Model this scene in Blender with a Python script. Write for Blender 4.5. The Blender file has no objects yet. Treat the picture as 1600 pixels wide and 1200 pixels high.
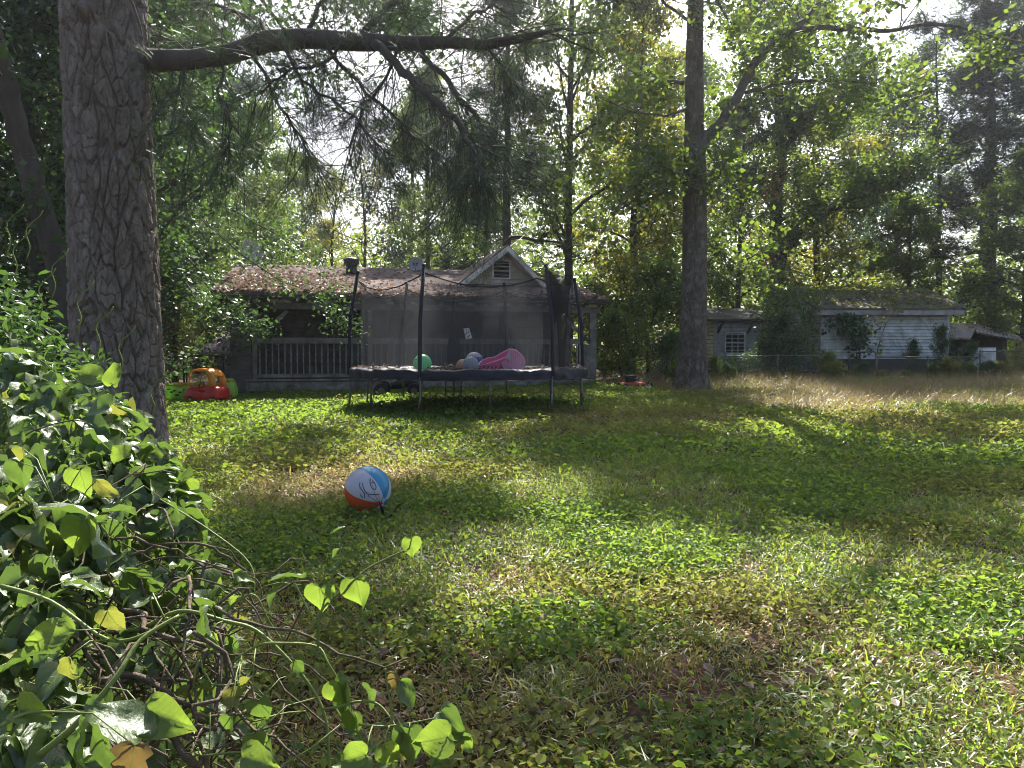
import bpy, math, random
import numpy as np
from math import sin, cos, pi, radians, sqrt, atan2
from mathutils import Vector, Matrix, noise as mnoise

C = bpy.context
SC = C.scene
COL = SC.collection

# ------------------------------------------------------------------ camera
CAM = np.array([0.0, 0.0, 1.55])
F = 1230.0
PITCH = math.atan(47 / F)
cam_data = bpy.data.cameras.new('camera')
cam_data.sensor_width = 36
cam_data.lens = 36 * F / 1600
cam_data.clip_end = 2000
cam_data.clip_start = 0.05
cam = bpy.data.objects.new('camera', cam_data)
cam.location = CAM
cam.rotation_euler = (pi / 2 - PITCH, 0, 0)
COL.objects.link(cam)
SC.camera = cam

# ------------------------------------------------------------------ light
SUN_EL, SUN_AZ = 47.0, 2.5          # azimuth measured to the right of +Y
S = np.array([sin(radians(SUN_AZ)) * cos(radians(SUN_EL)), cos(radians(SUN_AZ)) * cos(radians(SUN_EL)), sin(radians(SUN_EL))])
world = bpy.data.worlds.new('World')
SC.world = world
world.use_nodes = True
wn = world.node_tree
bg = wn.nodes['Background']
sky = wn.nodes.new('ShaderNodeTexSky')
sky.sky_type = 'NISHITA'
sky.sun_disc = False
sky.sun_elevation = radians(SUN_EL)
sky.sun_rotation = radians(SUN_AZ)
sky.dust_density = 3.0
sky.air_density = 1.0
wn.links.new(sky.outputs[0], bg.inputs[0])
bg.inputs[1].default_value = 0.09
sl = bpy.data.lights.new('sun', 'SUN')
sl.energy = 5.0
sl.angle = radians(0.5)
sl.color = (1.0, 0.95, 0.86)
sun = bpy.data.objects.new('sun', sl)
sun.rotation_euler = Vector(S).to_track_quat('Z', 'Y').to_euler()
sun.location = (0, 0, 40)
COL.objects.link(sun)
SC.view_settings.view_transform = 'Standard'
SC.view_settings.look = 'None'
SC.view_settings.exposure = 1.5
SC.view_settings.gamma = 1
SC.view_settings.use_curve_mapping = False
cy = SC.cycles
cy.max_bounces = 7
cy.diffuse_bounces = 4
cy.glossy_bounces = 2
cy.transmission_bounces = 5
cy.transparent_max_bounces = 12
cy.volume_bounces = 0
cy.use_denoising = True
cy.filter_width = 1.0
cy.sample_clamp_indirect = 4.0
cy.caustics_reflective = False
cy.caustics_refractive = False

# ------------------------------------------------------------------ helpers
def smooth(a, b, x):
    t = np.clip((x - a) / (b - a), 0, 1)
    return t * t * (3 - 2 * t)

def gz(x, y):
    """ground height"""
    x = np.asarray(x, dtype=float); y = np.asarray(y, dtype=float)
    base = np.interp(y, [-30, 0, 3, 6.8, 10, 13.6, 18, 22, 26, 34, 60, 200], [-.2, 0, .05, .15, .28, .42, .49, .62, .60, .7, 1.2, 2.5])
    side = 0.010 * np.clip(x, -12, 25) * np.clip(y / 20, 0, 1.3)
    bump = 0.012 * np.sin(x * 1.7 + 1.3 * np.sin(y * .9)) * np.cos(y * 1.3 + .5)
    return base + side + bump

def gzf(x, y):
    return float(gz(x, y))

_cp, _sp = cos(PITCH), sin(PITCH)
def W(px, py, d):
    """world point that lies d metres ahead and is seen at photo pixel px, py"""
    X = (px - 800) / F; U = (600 - py) / F
    v = np.array([X, _cp + U * _sp, -_sp + U * _cp])
    return CAM + v * (d / v[1])

def PX(p):
    v = np.asarray(p, dtype=float) - CAM
    f = v[1] * _cp - v[2] * _sp; u = v[1] * _sp + v[2] * _cp
    return 800 + F * v[0] / f, 600 - F * u / f

def G(px, py):
    """point of the ground seen at a pixel"""
    for d in np.arange(1.5, 60, .05):
        p = W(px, py, d)
        if p[2] <= gzf(p[0], p[1]):
            return p
    return W(px, py, 60)

def at_ground(px, d):
    x = (px - 800) / F * d
    return (x, d, gzf(x, d))

class MB:
    def __init__(s):
        s.v = []; s.f = []; s.m = []; s.cur = 0; s.M = None
    def add(s, vs, fs):
        b = len(s.v)
        if s.M is not None:
            vs = [tuple(s.M @ Vector(v)) for v in vs]
        s.v += [tuple(v) for v in vs]
        for f in fs:
            s.f.append(tuple(i + b for i in f)); s.m.append(s.cur)
    def box(s, x0, x1, y0, y1, z0, z1):
        v = [(x, y, z) for z in (z0, z1) for y in (y0, y1) for x in (x0, x1)]
        s.add(v, [(0, 2, 3, 1), (4, 5, 7, 6), (0, 1, 5, 4), (2, 6, 7, 3), (0, 4, 6, 2), (1, 3, 7, 5)])
    def obox(s, p0, p1, w, h, up=(0, 0, 1)):
        """box beam from p0 to p1, w across, h along up"""
        p0 = Vector(p0); p1 = Vector(p1); d = (p1 - p0).normalized()
        u = Vector(up); r = d.cross(u)
        if r.length < 1e-4: r = d.cross(Vector((1, 0, 0)))
        r.normalize(); u = r.cross(d).normalized()
        vs = [p + r * a * w / 2 + u * b * h / 2 for p in (p0, p1) for b in (-1, 1) for a in (-1, 1)]
        s.add(vs, [(0, 1, 3, 2), (4, 6, 7, 5), (0, 4, 5, 1), (2, 3, 7, 6), (0, 2, 6, 4), (1, 5, 7, 3)])
    def tube(s, pts, r, n=6, cap=True):
        pts = [Vector(p) for p in pts]
        if not hasattr(r, '__len__'): r = [r] * len(pts)
        vs = []; ref = None
        for i, p in enumerate(pts):
            d = (pts[min(i + 1, len(pts) - 1)] - pts[max(i - 1, 0)])
            if d.length < 1e-9: d = Vector((0, 0, 1))
            d.normalize()
            if ref is None:
                ref = d.orthogonal().normalized()
            a = (ref - d * ref.dot(d))
            a = a.normalized() if a.length > 1e-5 else d.orthogonal().normalized()
            ref = a; b = d.cross(a)
            for k in range(n):
                t = 2 * pi * k / n
                vs.append(p + (a * cos(t) + b * sin(t)) * r[i])
        fs = []
        for i in range(len(pts) - 1):
            for k in range(n):
                k2 = (k + 1) % n
                fs.append((i * n + k, i * n + k2, (i + 1) * n + k2, (i + 1) * n + k))
        if cap:
            fs.append(tuple(range(n - 1, -1, -1))); fs.append(tuple((len(pts) - 1) * n + k for k in range(n)))
        s.add(vs, fs)
    def sphere(s, c, rx, ry=None, rz=None, nu=20, nv=12, matfn=None):
        ry = ry or rx; rz = rz or rx
        vs = []; 
        for j in range(nv + 1):
            ph = pi * j / nv
            for i in range(nu):
                th = 2 * pi * i / nu
                vs.append((c[0] + rx * sin(ph) * cos(th), c[1] + ry * sin(ph) * sin(th), c[2] + rz * cos(ph)))
        fs = []
        for j in range(nv):
            for i in range(nu):
                i2 = (i + 1) % nu
                fs.append((j * nu + i, (j + 1) * nu + i, (j + 1) * nu + i2, j * nu + i2))
        s.add(vs, fs)
    def loft(s, rings, close=True, cap=True):
        n = len(rings[0]); vs = [p for r in rings for p in r]; fs = []
        for i in range(len(rings) - 1):
            for k in range(n if close else n - 1):
                k2 = (k + 1) % n
                fs.append((i * n + k, i * n + k2, (i + 1) * n + k2, (i + 1) * n + k))
        if cap:
            fs.append(tuple(range(n - 1, -1, -1))); fs.append(tuple((len(rings) - 1) * n + k for k in range(n)))
        s.add(vs, fs)
    def prism(s, poly, y0, y1, axis='y'):
        n = len(poly)
        if axis == 'y': vs = [(p[0], y, p[1]) for y in (y0, y1) for p in poly]
        elif axis == 'x': vs = [(y, p[0], p[1]) for y in (y0, y1) for p in poly]
        else: vs = [(p[0], p[1], y) for y in (y0, y1) for p in poly]
        fs = [tuple(range(n)), tuple(range(2 * n - 1, n - 1, -1))]
        for k in range(n):
            k2 = (k + 1) % n
            fs.append((k, k + n, k2 + n, k2))
        s.add(vs, fs)
    def mesh(s, name, mats=None, sm=False):
        me = bpy.data.meshes.new(name)
        me.from_pydata(s.v, [], s.f)
        if mats is not None:
            for m in (mats if isinstance(mats, (list, tuple)) else [mats]): me.materials.append(m)
            if len(me.materials) > 1: me.polygons.foreach_set('material_index', s.m)
        if sm: me.polygons.foreach_set('use_smooth', [True] * len(me.polygons))
        me.update()
        return me

def np_mesh(name, v, f, mats=None, mi=None, sm=False):
    """v (N,3), f (M,k) numpy"""
    v = np.ascontiguousarray(v, dtype=np.float32); f = np.ascontiguousarray(f, dtype=np.int32)
    me = bpy.data.meshes.new(name)
    me.vertices.add(len(v)); me.vertices.foreach_set('co', v.ravel())
    k = f.shape[1]
    me.loops.add(f.size); me.loops.foreach_set('vertex_index', f.ravel())
    me.polygons.add(len(f)); me.polygons.foreach_set('loop_start', np.arange(0, f.size, k, dtype=np.int32))
    try: me.polygons.foreach_set('loop_total', np.full(len(f), k, dtype=np.int32))
    except Exception: pass
    if mats is not None:
        for m in (mats if isinstance(mats, (list, tuple)) else [mats]): me.materials.append(m)
    if mi is not None: me.polygons.foreach_set('material_index', np.asarray(mi, dtype=np.int32))
    me.polygons.foreach_set('use_smooth', np.full(len(f), bool(sm)))
    me.update(calc_edges=True)
    return me

def link(name, me, parent=None, loc=None, rot=None, scale=None, **props):
    o = bpy.data.objects.new(name, me)
    COL.objects.link(o)
    if parent is not None: o.parent = parent
    if loc is not None: o.location = loc
    if rot is not None: o.rotation_euler = rot
    if scale is not None: o.scale = scale if hasattr(scale, '__len__') else (scale,) * 3
    for k, v in props.items():
        if v is not None: o[k] = v
    return o

def thing(name, label, cat, loc=(0, 0, 0), rotz=0, group=None, rot=None):
    o = bpy.data.objects.new(name, None); COL.objects.link(o)
    o.empty_display_size = .2
    o.location = loc; o.rotation_euler = rot if rot is not None else (0, 0, rotz)
    o['label'] = label; o['category'] = cat
    if group: o['group'] = group
    return o

def part(name, mb, mat, parent, sm=False, **props):
    me = mb.mesh(name, mat, sm) if isinstance(mb, MB) else mb
    return link(name, me, parent, **props)

# ------------------------------------------------------------------ materials
def new_mat(name):
    m = bpy.data.materials.new(name); m.use_nodes = True
    nt = m.node_tree; nt.nodes.clear()
    out = nt.nodes.new('ShaderNodeOutputMaterial')
    return m, nt, out

def N(nt, t, **kw):
    n = nt.nodes.new(t)
    for k, v in kw.items(): setattr(n, k, v)
    return n

def ramp(nt, fac, stops, interp='LINEAR'):
    r = nt.nodes.new('ShaderNodeValToRGB'); r.color_ramp.interpolation = interp
    el = r.color_ramp.elements
    while len(el) > 1: el.remove(el[0])
    el[0].position = stops[0][0]; el[0].color = (*stops[0][1], 1)
    for p, c in stops[1:]:
        e = el.new(p); e.color = (*c, 1)
    nt.links.new(fac, r.inputs[0])
    return r.outputs[0]

def noise_tex(nt, scale, detail=4, rough=.6, vec=None, dist=0):
    n = nt.nodes.new('ShaderNodeTexNoise')
    n.inputs['Scale'].default_value = scale; n.inputs['Detail'].default_value = detail
    n.inputs['Roughness'].default_value = rough; n.inputs['Distortion'].default_value = dist
    if vec is not None: nt.links.new(vec, n.inputs['Vector'])
    return n.outputs[0]

def mixc(nt, fac, a, b, mode='MIX'):
    n = nt.nodes.new('ShaderNodeMix'); n.data_type = 'RGBA'; n.blend_type = mode
    for sock, v in ((n.inputs[0], fac), (n.inputs[6], a), (n.inputs[7], b)):
        if hasattr(v, 'links') or isinstance(v, bpy.types.NodeSocket): nt.links.new(v, sock)
        elif isinstance(v, (int, float)): sock.default_value = v
        else: sock.default_value = (*v, 1)
    return n.outputs[2]

def math_n(nt, op, a, b=None, clamp=False):
    n = nt.nodes.new('ShaderNodeMath'); n.operation = op; n.use_clamp = clamp
    for s_, v in ((n.inputs[0], a), (n.inputs[1], b)):
        if v is None: continue
        if isinstance(v, (int, float)): s_.default_value = v
        else: nt.links.new(v, s_)
    return n.outputs[0]

def surf_mat(name, stops, scale=6, rough=.8, bump=.3, bscale=40, stretch=None, detail=5, spec=.3, metal=0, dirt=None, coat=0):
    """principled with noise colour, fine bump and an optional second layer of blotches (colour, scale, amount)"""
    m, nt, out = new_mat(name)
    tc = N(nt, 'ShaderNodeTexCoord')
    vec = tc.outputs['Object']
    if stretch:
        mp = N(nt, 'ShaderNodeMapping'); mp.inputs['Scale'].default_value = stretch
        nt.links.new(vec, mp.inputs[0]); vec = mp.outputs[0]
    fac = noise_tex(nt, scale, detail, .65, vec)
    col = ramp(nt, fac, stops)
    if dirt:
        dc, ds, da = dirt
        df = noise_tex(nt, ds, 6, .7, tc.outputs['Object'], .5)
        dm = ramp(nt, df, [(.5 - da * .25, (0, 0, 0)), (.72 - da * .1, (1, 1, 1))])
        col = mixc(nt, dm, col, dc)
    p = N(nt, 'ShaderNodeBsdfPrincipled')
    nt.links.new(col, p.inputs['Base Color'])
    p.inputs['Roughness'].default_value = rough
    p.inputs['Specular IOR Level'].default_value = spec
    p.inputs['Metallic'].default_value = metal
    p.inputs['Coat Weight'].default_value = coat
    if bump:
        bn = noise_tex(nt, bscale, 5, .7, vec)
        b = N(nt, 'ShaderNodeBump'); b.inputs['Strength'].default_value = bump; b.inputs['Distance'].default_value = .02
        nt.links.new(bn, b.inputs['Height']); nt.links.new(b.outputs[0], p.inputs['Normal'])
    nt.links.new(p.outputs[0], out.inputs[0])
    return m

def leaf_mat(name, stops, trans=(.30, .42, .05), tw=.5, gloss=.12, rough=.38, vein=0, inst=None, tboost=1.0):
    """leaf: diffuse + translucent + a thin gloss; colour varies from leaf to leaf"""
    m, nt, out = new_mat(name)
    geo = N(nt, 'ShaderNodeNewGeometry')
    rnd = geo.outputs['Random Per Island']
    if vein:
        oi = N(nt, 'ShaderNodeObjectInfo'); rnd = math_n(nt, 'FRACT', math_n(nt, 'ADD', rnd, oi.outputs['Random']))
    col = ramp(nt, rnd, stops)
    if inst:   # dryness carried by the instance
        at = N(nt, 'ShaderNodeAttribute', attribute_type='INSTANCER', attribute_name='dry')
        rr = math_n(nt, 'MULTIPLY_ADD', rnd, .5); nt.nodes[-1].inputs[2].default_value = -.25
        f = math_n(nt, 'ADD', at.outputs['Fac'], rr, True)
        f = ramp(nt, f, [(.25, (0, 0, 0)), (.75, (1, 1, 1))])
        col = mixc(nt, f, col, inst)
    if vein:
        uv = N(nt, 'ShaderNodeUVMap'); sx = N(nt, 'ShaderNodeSeparateXYZ'); nt.links.new(uv.outputs[0], sx.inputs[0])
        au = math_n(nt, 'ABSOLUTE', math_n(nt, 'SUBTRACT', sx.outputs[0], .5))
        mid = math_n(nt, 'LESS_THAN', au, .014)
        fr = math_n(nt, 'FRACT', math_n(nt, 'MULTIPLY', math_n(nt, 'SUBTRACT', sx.outputs[1], math_n(nt, 'MULTIPLY', au, .9)), 7.0))
        side = math_n(nt, 'LESS_THAN', fr, .13)
        v = math_n(nt, 'MAXIMUM', mid, math_n(nt, 'MULTIPLY', side, .6))
        # insect spots and blotches
        sp = noise_tex(nt, 60, 3, .6, N(nt, 'ShaderNodeTexCoord').outputs['Object'])
        bl = ramp(nt, sp, [(.66, (0, 0, 0)), (.72, (1, 1, 1))])
        big = noise_tex(nt, 14, 4, .6, N(nt, 'ShaderNodeTexCoord').outputs['Object'])
        col = mixc(nt, math_n(nt, 'MULTIPLY', big, .55), col, (.16, .17, .03))
        col = mixc(nt, math_n(nt, 'MULTIPLY', v, .6), col, (.24, .32, .12))
        col = mixc(nt, math_n(nt, 'MULTIPLY', bl, .7), col, (.10, .06, .02))
    d = N(nt, 'ShaderNodeBsdfDiffuse'); nt.links.new(col, d.inputs[0])
    t = N(nt, 'ShaderNodeBsdfTranslucent')
    tcol = mixc(nt, .62, col, trans)
    if vein: tcol = mixc(nt, math_n(nt, 'MULTIPLY', v, .7), tcol, (.07, .12, .02))
    if vein: tcol = mixc(nt, math_n(nt, 'MULTIPLY', big, .5), tcol, (.10, .16, .02))
    if tboost != 1: tcol = mixc(nt, 1.0, tcol, (tboost,) * 3, 'MULTIPLY')
    if inst: tcol = mixc(nt, math_n(nt, 'MULTIPLY', f, .85), tcol, tuple(min(1, c * 1.3) for c in inst))
    nt.links.new(tcol, t.inputs[0])
    mx = N(nt, 'ShaderNodeMixShader'); mx.inputs[0].default_value = tw
    nt.links.new(d.outputs[0], mx.inputs[1]); nt.links.new(t.outputs[0], mx.inputs[2])
    g = N(nt, 'ShaderNodeBsdfGlossy'); g.inputs[0].default_value = (.9, .95, .95, 1); g.inputs['Roughness'].default_value = rough
    if vein:
        b = N(nt, 'ShaderNodeBump'); b.inputs['Strength'].default_value = .5; b.inputs['Distance'].default_value = .003
        nt.links.new(math_n(nt, 'ADD', v, big), b.inputs['Height']); nt.links.new(b.outputs[0], g.inputs['Normal']); nt.links.new(b.outputs[0], d.inputs['Normal'])
    lw = N(nt, 'ShaderNodeFresnel'); lw.inputs[0].default_value = 1.42
    gf = math_n(nt, 'MULTIPLY_ADD', lw.outputs[0], 1.0); nt.nodes[-1].inputs[2].default_value = .12
    gf = math_n(nt, 'MINIMUM', math_n(nt, 'MULTIPLY', gf, gloss * 1.6, True), .28)
    m2 = N(nt, 'ShaderNodeMixShader'); nt.links.new(gf, m2.inputs[0])
    nt.links.new(mx.outputs[0], m2.inputs[1]); nt.links.new(g.outputs[0], m2.inputs[2])
    nt.links.new(m2.outputs[0], out.inputs[0])
    return m

def flat(name, c, rough=.5, spec=.4, metal=0, bump=.0, var=.12):
    lo = tuple(x * (1 - var) for x in c); hi = tuple(min(1, x * (1 + var)) for x in c)
    return surf_mat(name, [(.3, lo), (.7, hi)], scale=9, rough=rough, bump=bump, bscale=60, spec=spec, metal=metal)

M = {}
M['leaf_a'] = leaf_mat('leaf_mid', [(0, (.03, .065, .012)), (.45, (.05, .095, .018)), (.8, (.075, .12, .02)), (.97, (.14, .13, .02)), (1, (.35, .12, .02))], trans=(.30, .44, .04))
M['leaf_b'] = leaf_mat('leaf_yellowish', [(0, (.05, .09, .015)), (.5, (.09, .13, .02)), (.8, (.16, .17, .025)), (.94, (.26, .19, .02)), (1, (.42, .13, .02))], trans=(.5, .5, .05))
M['leaf_c'] = leaf_mat('leaf_deep', [(0, (.02, .05, .014)), (.6, (.035, .075, .02)), (1, (.06, .10, .025))], trans=(.14, .27, .04), tw=.4)
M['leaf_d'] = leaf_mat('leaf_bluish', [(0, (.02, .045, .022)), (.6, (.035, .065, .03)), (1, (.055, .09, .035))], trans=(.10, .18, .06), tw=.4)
M['needle'] = leaf_mat('needle_dark', [(0, (.018, .038, .018)), (.6, (.03, .055, .024)), (1, (.06, .075, .03))], trans=(.07, .12, .03), tw=.3, gloss=.08)
M['leaf_dead'] = leaf_mat('leaf_dead', [(0, (.08, .05, .04)), (.4, (.15, .10, .08)), (.8, (.26, .19, .16)), (.93, (.46, .38, .34)), (1, (.30, .13, .07))], trans=(.25, .16, .11), tw=.3, gloss=.06)
M['leaf_red'] = leaf_mat('leaf_red', [(0, (.40, .10, .03)), (1, (.50, .22, .04))], trans=(.8, .22, .06))
M['bark_tree'] = surf_mat('bark_far', [(.3, (.045, .036, .03)), (.7, (.10, .083, .07))], scale=5, rough=.9, bump=.6, bscale=12, stretch=(1, 1, .25))
M['bark_grey'] = surf_mat('bark_grey', [(.25, (.05, .04, .034)), (.5, (.085, .07, .058)), (.75, (.15, .135, .12))], scale=4, rough=.85, bump=.7, bscale=14, stretch=(1, 1, .35), dirt=((.17, .16, .14), 5, .4))
M['soil'] = None
# ================================================================== ground
def ground_material():
    m, nt, out = new_mat('soil')
    geo = N(nt, 'ShaderNodeNewGeometry')
    n1 = noise_tex(nt, 1.1, 6, .65, geo.outputs['Position'])
    n2 = noise_tex(nt, 38, 5, .7, geo.outputs['Position'])
    c1 = ramp(nt, n2, [(.3, (.035, .022, .014)), (.5, (.09, .05, .03)), (.62, (.20, .11, .07)), (.75, (.34, .22, .14))])
    c2 = ramp(nt, n2, [(.3, (.02, .022, .01)), (.6, (.045, .045, .018)), (.75, (.10, .08, .04))])
    f = ramp(nt, n1, [(.42, (0, 0, 0)), (.58, (1, 1, 1))])
    col = mixc(nt, f, c1, c2)
    p = N(nt, 'ShaderNodeBsdfPrincipled'); p.inputs['Roughness'].default_value = .95; p.inputs['Specular IOR Level'].default_value = .15
    nt.links.new(col, p.inputs['Base Color'])
    b = N(nt, 'ShaderNodeBump'); b.inputs['Strength'].default_value = .9; b.inputs['Distance'].default_value = .03
    nt.links.new(n2, b.inputs['Height']); nt.links.new(b.outputs[0], p.inputs['Normal'])
    nt.links.new(p.outputs[0], out.inputs[0])
    return m
M['soil'] = ground_material()

def build_ground():
    xs = np.concatenate([np.linspace(-400, -30, 12), np.linspace(-28, 28, 160), np.linspace(30, 400, 12)])
    ys = np.concatenate([np.linspace(-300, -12, 10), np.linspace(-10, 30, 160), np.linspace(32, 80, 20), np.linspace(90, 500, 12)])
    X, Y = np.meshgrid(xs, ys)
    v = np.stack([X, Y, gz(X, Y)], -1).reshape(-1, 3)
    nx, ny = len(xs), len(ys)
    i, j = np.meshgrid(np.arange(nx - 1), np.arange(ny - 1))
    a = (j * nx + i).ravel()
    f = np.stack([a, a + 1, a + 1 + nx, a + nx], -1)
    me = np_mesh('ground', v, f, M['soil'], sm=True)
    o = link('ground', me, kind='structure', label='rough lawn ground of brown soil and thatch under the grass')
build_ground()

# ================================================================== lawn
M['blade'] = leaf_mat('blade', [(0, (.06, .115, .012)), (.5, (.11, .165, .018)), (.85, (.17, .21, .03)), (1, (.38, .33, .12))], trans=(.62, .70, .07), tw=.55, gloss=.05, rough=.45, inst=(.40, .29, .10))
M['weed'] = leaf_mat('weed', [(0, (.045, .10, .02)), (.6, (.08, .145, .028)), (1, (.13, .19, .04))], trans=(.42, .62, .05), tw=.55, gloss=.07, rough=.42, inst=(.24, .22, .05))
M['straw'] = leaf_mat('straw', [(0, (.26, .12, .07)), (.5, (.42, .23, .135)), (1, (.60, .46, .30))], trans=(.6, .40, .22), tw=.25, gloss=.05)
M['dry'] = leaf_mat('dry', [(0, (.16, .12, .05)), (.35, (.28, .20, .10)), (.6, (.16, .17, .05)), (.8, (.28, .16, .09)), (1, (.30, .20, .13))], trans=(.42, .32, .12), tw=.45, gloss=.05)

def blades(rng, n, R, L, Wd, lean, up=1.0, flat_=0.0):
    """n curved grass blades on a disc of radius R -> verts (n*8,3), faces (n*3,4)"""
    r = R * np.sqrt(rng.random(n)); a = rng.random(n) * 2 * pi
    base = np.stack([r * np.cos(a), r * np.sin(a), np.full(n, -.01)], -1)
    az = rng.random(n) * 2 * pi
    l = L * (.45 + .9 * rng.random(n)); w = Wd * (.6 + .8 * rng.random(n))
    th0 = np.abs(rng.normal(0, .45, n)) + .1 + flat_; th1 = th0 + lean * (.3 + 1.2 * rng.random(n))
    dirh = np.stack([np.cos(az), np.sin(az), 0 * az], -1); side = np.stack([-np.sin(az), np.cos(az), 0 * az], -1)
    tw = rng.normal(0, .5, n)
    side = side * np.cos(tw)[:, None] + np.array([0, 0, 1]) * np.sin(tw)[:, None] * .5
    P = [base]; p = base.copy()
    for k in range(3):
        th = th0 + (th1 - th0) * (k + .5) / 3
        p = p + (dirh * np.sin(th)[:, None] + np.array([0, 0, 1]) * np.cos(th)[:, None] * up) * (l / 3)[:, None]
        P.append(p.copy())
    ws = [.7, 1.0, .75, .08]
    V = []
    for k in range(4):
        V += [P[k] - side * (w * ws[k] / 2)[:, None], P[k] + side * (w * ws[k] / 2)[:, None]]
    v = np.stack(V, 1).reshape(-1, 3)
    v[:, 2] = np.maximum(v[:, 2], -.005)
    i = np.arange(n)[:, None] * 8
    f = np.concatenate([i + np.array([[0, 1, 3, 2]]), i + np.array([[2, 3, 5, 4]]), i + np.array([[4, 5, 7, 6]])], 0)
    return v, f

def leafquads(pos, nrm_tilt, size, rng, aspect=.55, pref=None, fold=.12):
    """leaf-sized faces: two quads folded along a midrib (6 verts). pos (n,3)"""
    n = len(pos)
    az = rng.random(n) * 2 * pi
    tilt = rng.normal(0, nrm_tilt, n)
    L = np.stack([np.cos(az) * np.cos(tilt), np.sin(az) * np.cos(tilt), np.sin(tilt)], -1)
    if pref is not None:
        L = L + pref; L /= np.linalg.norm(L, axis=1)[:, None]
    roll = rng.normal(0, nrm_tilt, n)
    s = np.cross(L, np.array([0, 0, 1.0])); s /= (np.linalg.norm(s, axis=1)[:, None] + 1e-6)
    u = np.cross(s, L)
    s2 = s * np.cos(roll)[:, None] + u * np.sin(roll)[:, None]; u2 = np.cross(s2, L)
    sz = (size * (.6 + .8 * rng.random(n)))[:, None]
    w = sz * aspect
    v = np.stack([pos, pos + L * sz * .35 + s2 * w * .5 + u2 * w * fold, pos + L * sz * .75 + s2 * w * .36 + u2 * w * fold - np.array([0, 0, .06]) * sz,
                  pos + L * sz - np.array([0, 0, .15]) * sz, pos + L * sz * .75 - s2 * w * .36 + u2 * w * fold - np.array([0, 0, .06]) * sz,
                  pos + L * sz * .35 - s2 * w * .5 + u2 * w * fold], 1)
    return v.reshape(-1, 3), n

def leafquad_faces(n):
    i = np.arange(n)[:, None] * 6
    return np.concatenate([i + np.array([[0, 1, 2, 3]]), i + np.array([[0, 3, 4, 5]])], 0)

def rhomb(pos, tiltsd, size, rng, aspect=.6, droop=0.0):
    n = len(pos)
    az = rng.random(n) * 2 * pi; tilt = rng.normal(-droop, tiltsd, n)
    L = np.stack([np.cos(az) * np.cos(tilt), np.sin(az) * np.cos(tilt), np.sin(tilt)], -1)
    s = np.cross(L, np.array([0, 0, 1.0])); s /= (np.linalg.norm(s, axis=1)[:, None] + 1e-6)
    u = np.cross(s, L); roll = rng.normal(0, tiltsd * 1.2, n)
    s2 = s * np.cos(roll)[:, None] + u * np.sin(roll)[:, None]
    sz = (size * (.55 + .9 * rng.random(n)))[:, None]
    v = np.stack([pos, pos + L * sz * .45 + s2 * sz * aspect * .5, pos + L * sz, pos + L * sz * .45 - s2 * sz * aspect * .5], 1).reshape(-1, 3)
    f = np.arange(n * 4).reshape(n, 4)
    return v, f

def combine(parts):
    vs, fs, mi, b = [], [], [], 0
    for v, f, m in parts:
        vs.append(v); fs.append(f + b); mi.append(np.full(len(f), m)); b += len(v)
    return np.concatenate(vs), np.concatenate(fs), np.concatenate(mi)

def disc(rng, n, R, z=0, zs=0):
    r = R * np.sqrt(rng.random(n)); a = rng.random(n) * 2 * pi
    return np.stack([r * np.cos(a), r * np.sin(a), z + zs * rng.random(n)], -1)

GM = [M['blade'], M['weed'], M['straw'], M['dry']]
def tile(kind, seed, fine):
    rng = np.random.default_rng(seed)
    R = .36 if fine else .75
    k = 1 if fine else 1.9
    P = []
    if kind == 'grass':
        v, f = blades(rng, 270 if fine else 400, R, .085 if fine else .095, .0062 * k, 1.6); P.append((v, f, 0))
        v, f = blades(rng, 60, R, .13, .0075 * k, 1.5); P.append((v, f, 0))
        v, n = leafquads(disc(rng, 100 if fine else 130, R, .015, .08), .55, .028 * k, rng, .7); P.append((v, leafquad_faces(n), 1))
        v, f = blades(rng, 90, R, .09, .0022 * k, .4, .25, 1.35); P.append((v, f, 2))
    elif kind == 'weed':
        v, f = blades(rng, 150 if fine else 180, R, .085, .0065 * k, 1.6); P.append((v, f, 0))
        v, n = leafquads(disc(rng, 230 if fine else 280, R, .01, .11), .5, .034 * k, rng, .8); P.append((v, leafquad_faces(n), 1))
        v, n = leafquads(disc(rng, 40, R, .02, .07), .4, .055 * (1.2 if not fine else 1), rng, .35); P.append((v, leafquad_faces(n), 1))
        v, f = blades(rng, 60, R, .09, .0022 * k, .4, .25, 1.35); P.append((v, f, 2))
    elif kind == 'thin':
        v, f = blades(rng, 170, R, .075, .0060 * k, 1.7); P.append((v, f, 0))
        v, n = leafquads(disc(rng, 110, R, .01, .04), .4, .028 * k, rng, .7); P.append((v, leafquad_faces(n), 1))
        v, f = blades(rng, 230 if fine else 220, R, .11, .0026 * k, .5, .16, 1.38); P.append((v, f, 2))
        v, n = leafquads(disc(rng, 26, R, .008, .02), .3, .045, rng, .5); P.append((v, leafquad_faces(n), 2))
    elif kind == 'tuft':
        v, f = blades(rng, 120 if seed == 9 else 60, .13 if seed == 9 else .06, .22, .0085 if seed == 9 else .006, 1.7); P.append((v, f, 0))
    elif kind == 'sedge':
        v, f = blades(rng, 16, .03, .24, .017, 1.5); P.append((v, f, 0))
        v, n = leafquads(disc(rng, 14, .13, .03, .08), .4, .085, rng, .55); P.append((v, leafquad_faces(n), 1))
    elif kind == 'tall':
        v, f = blades(rng, 190, R, .34, .0040 * k, 1.2); P.append((v, f, 3))
        v, f = blades(rng, 190, R, .15, .006 * k, 1.4); P.append((v, f, 0))
        # seed heads: short chaff pieces along the tops
        v, f = rhomb(disc(rng, 320, R, .10, .22), .7, .02, rng, .4); P.append((v, f, 3))
    v, f, mi = combine(P)
    return np_mesh('grass_patch', v, f, GM, mi)

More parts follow.
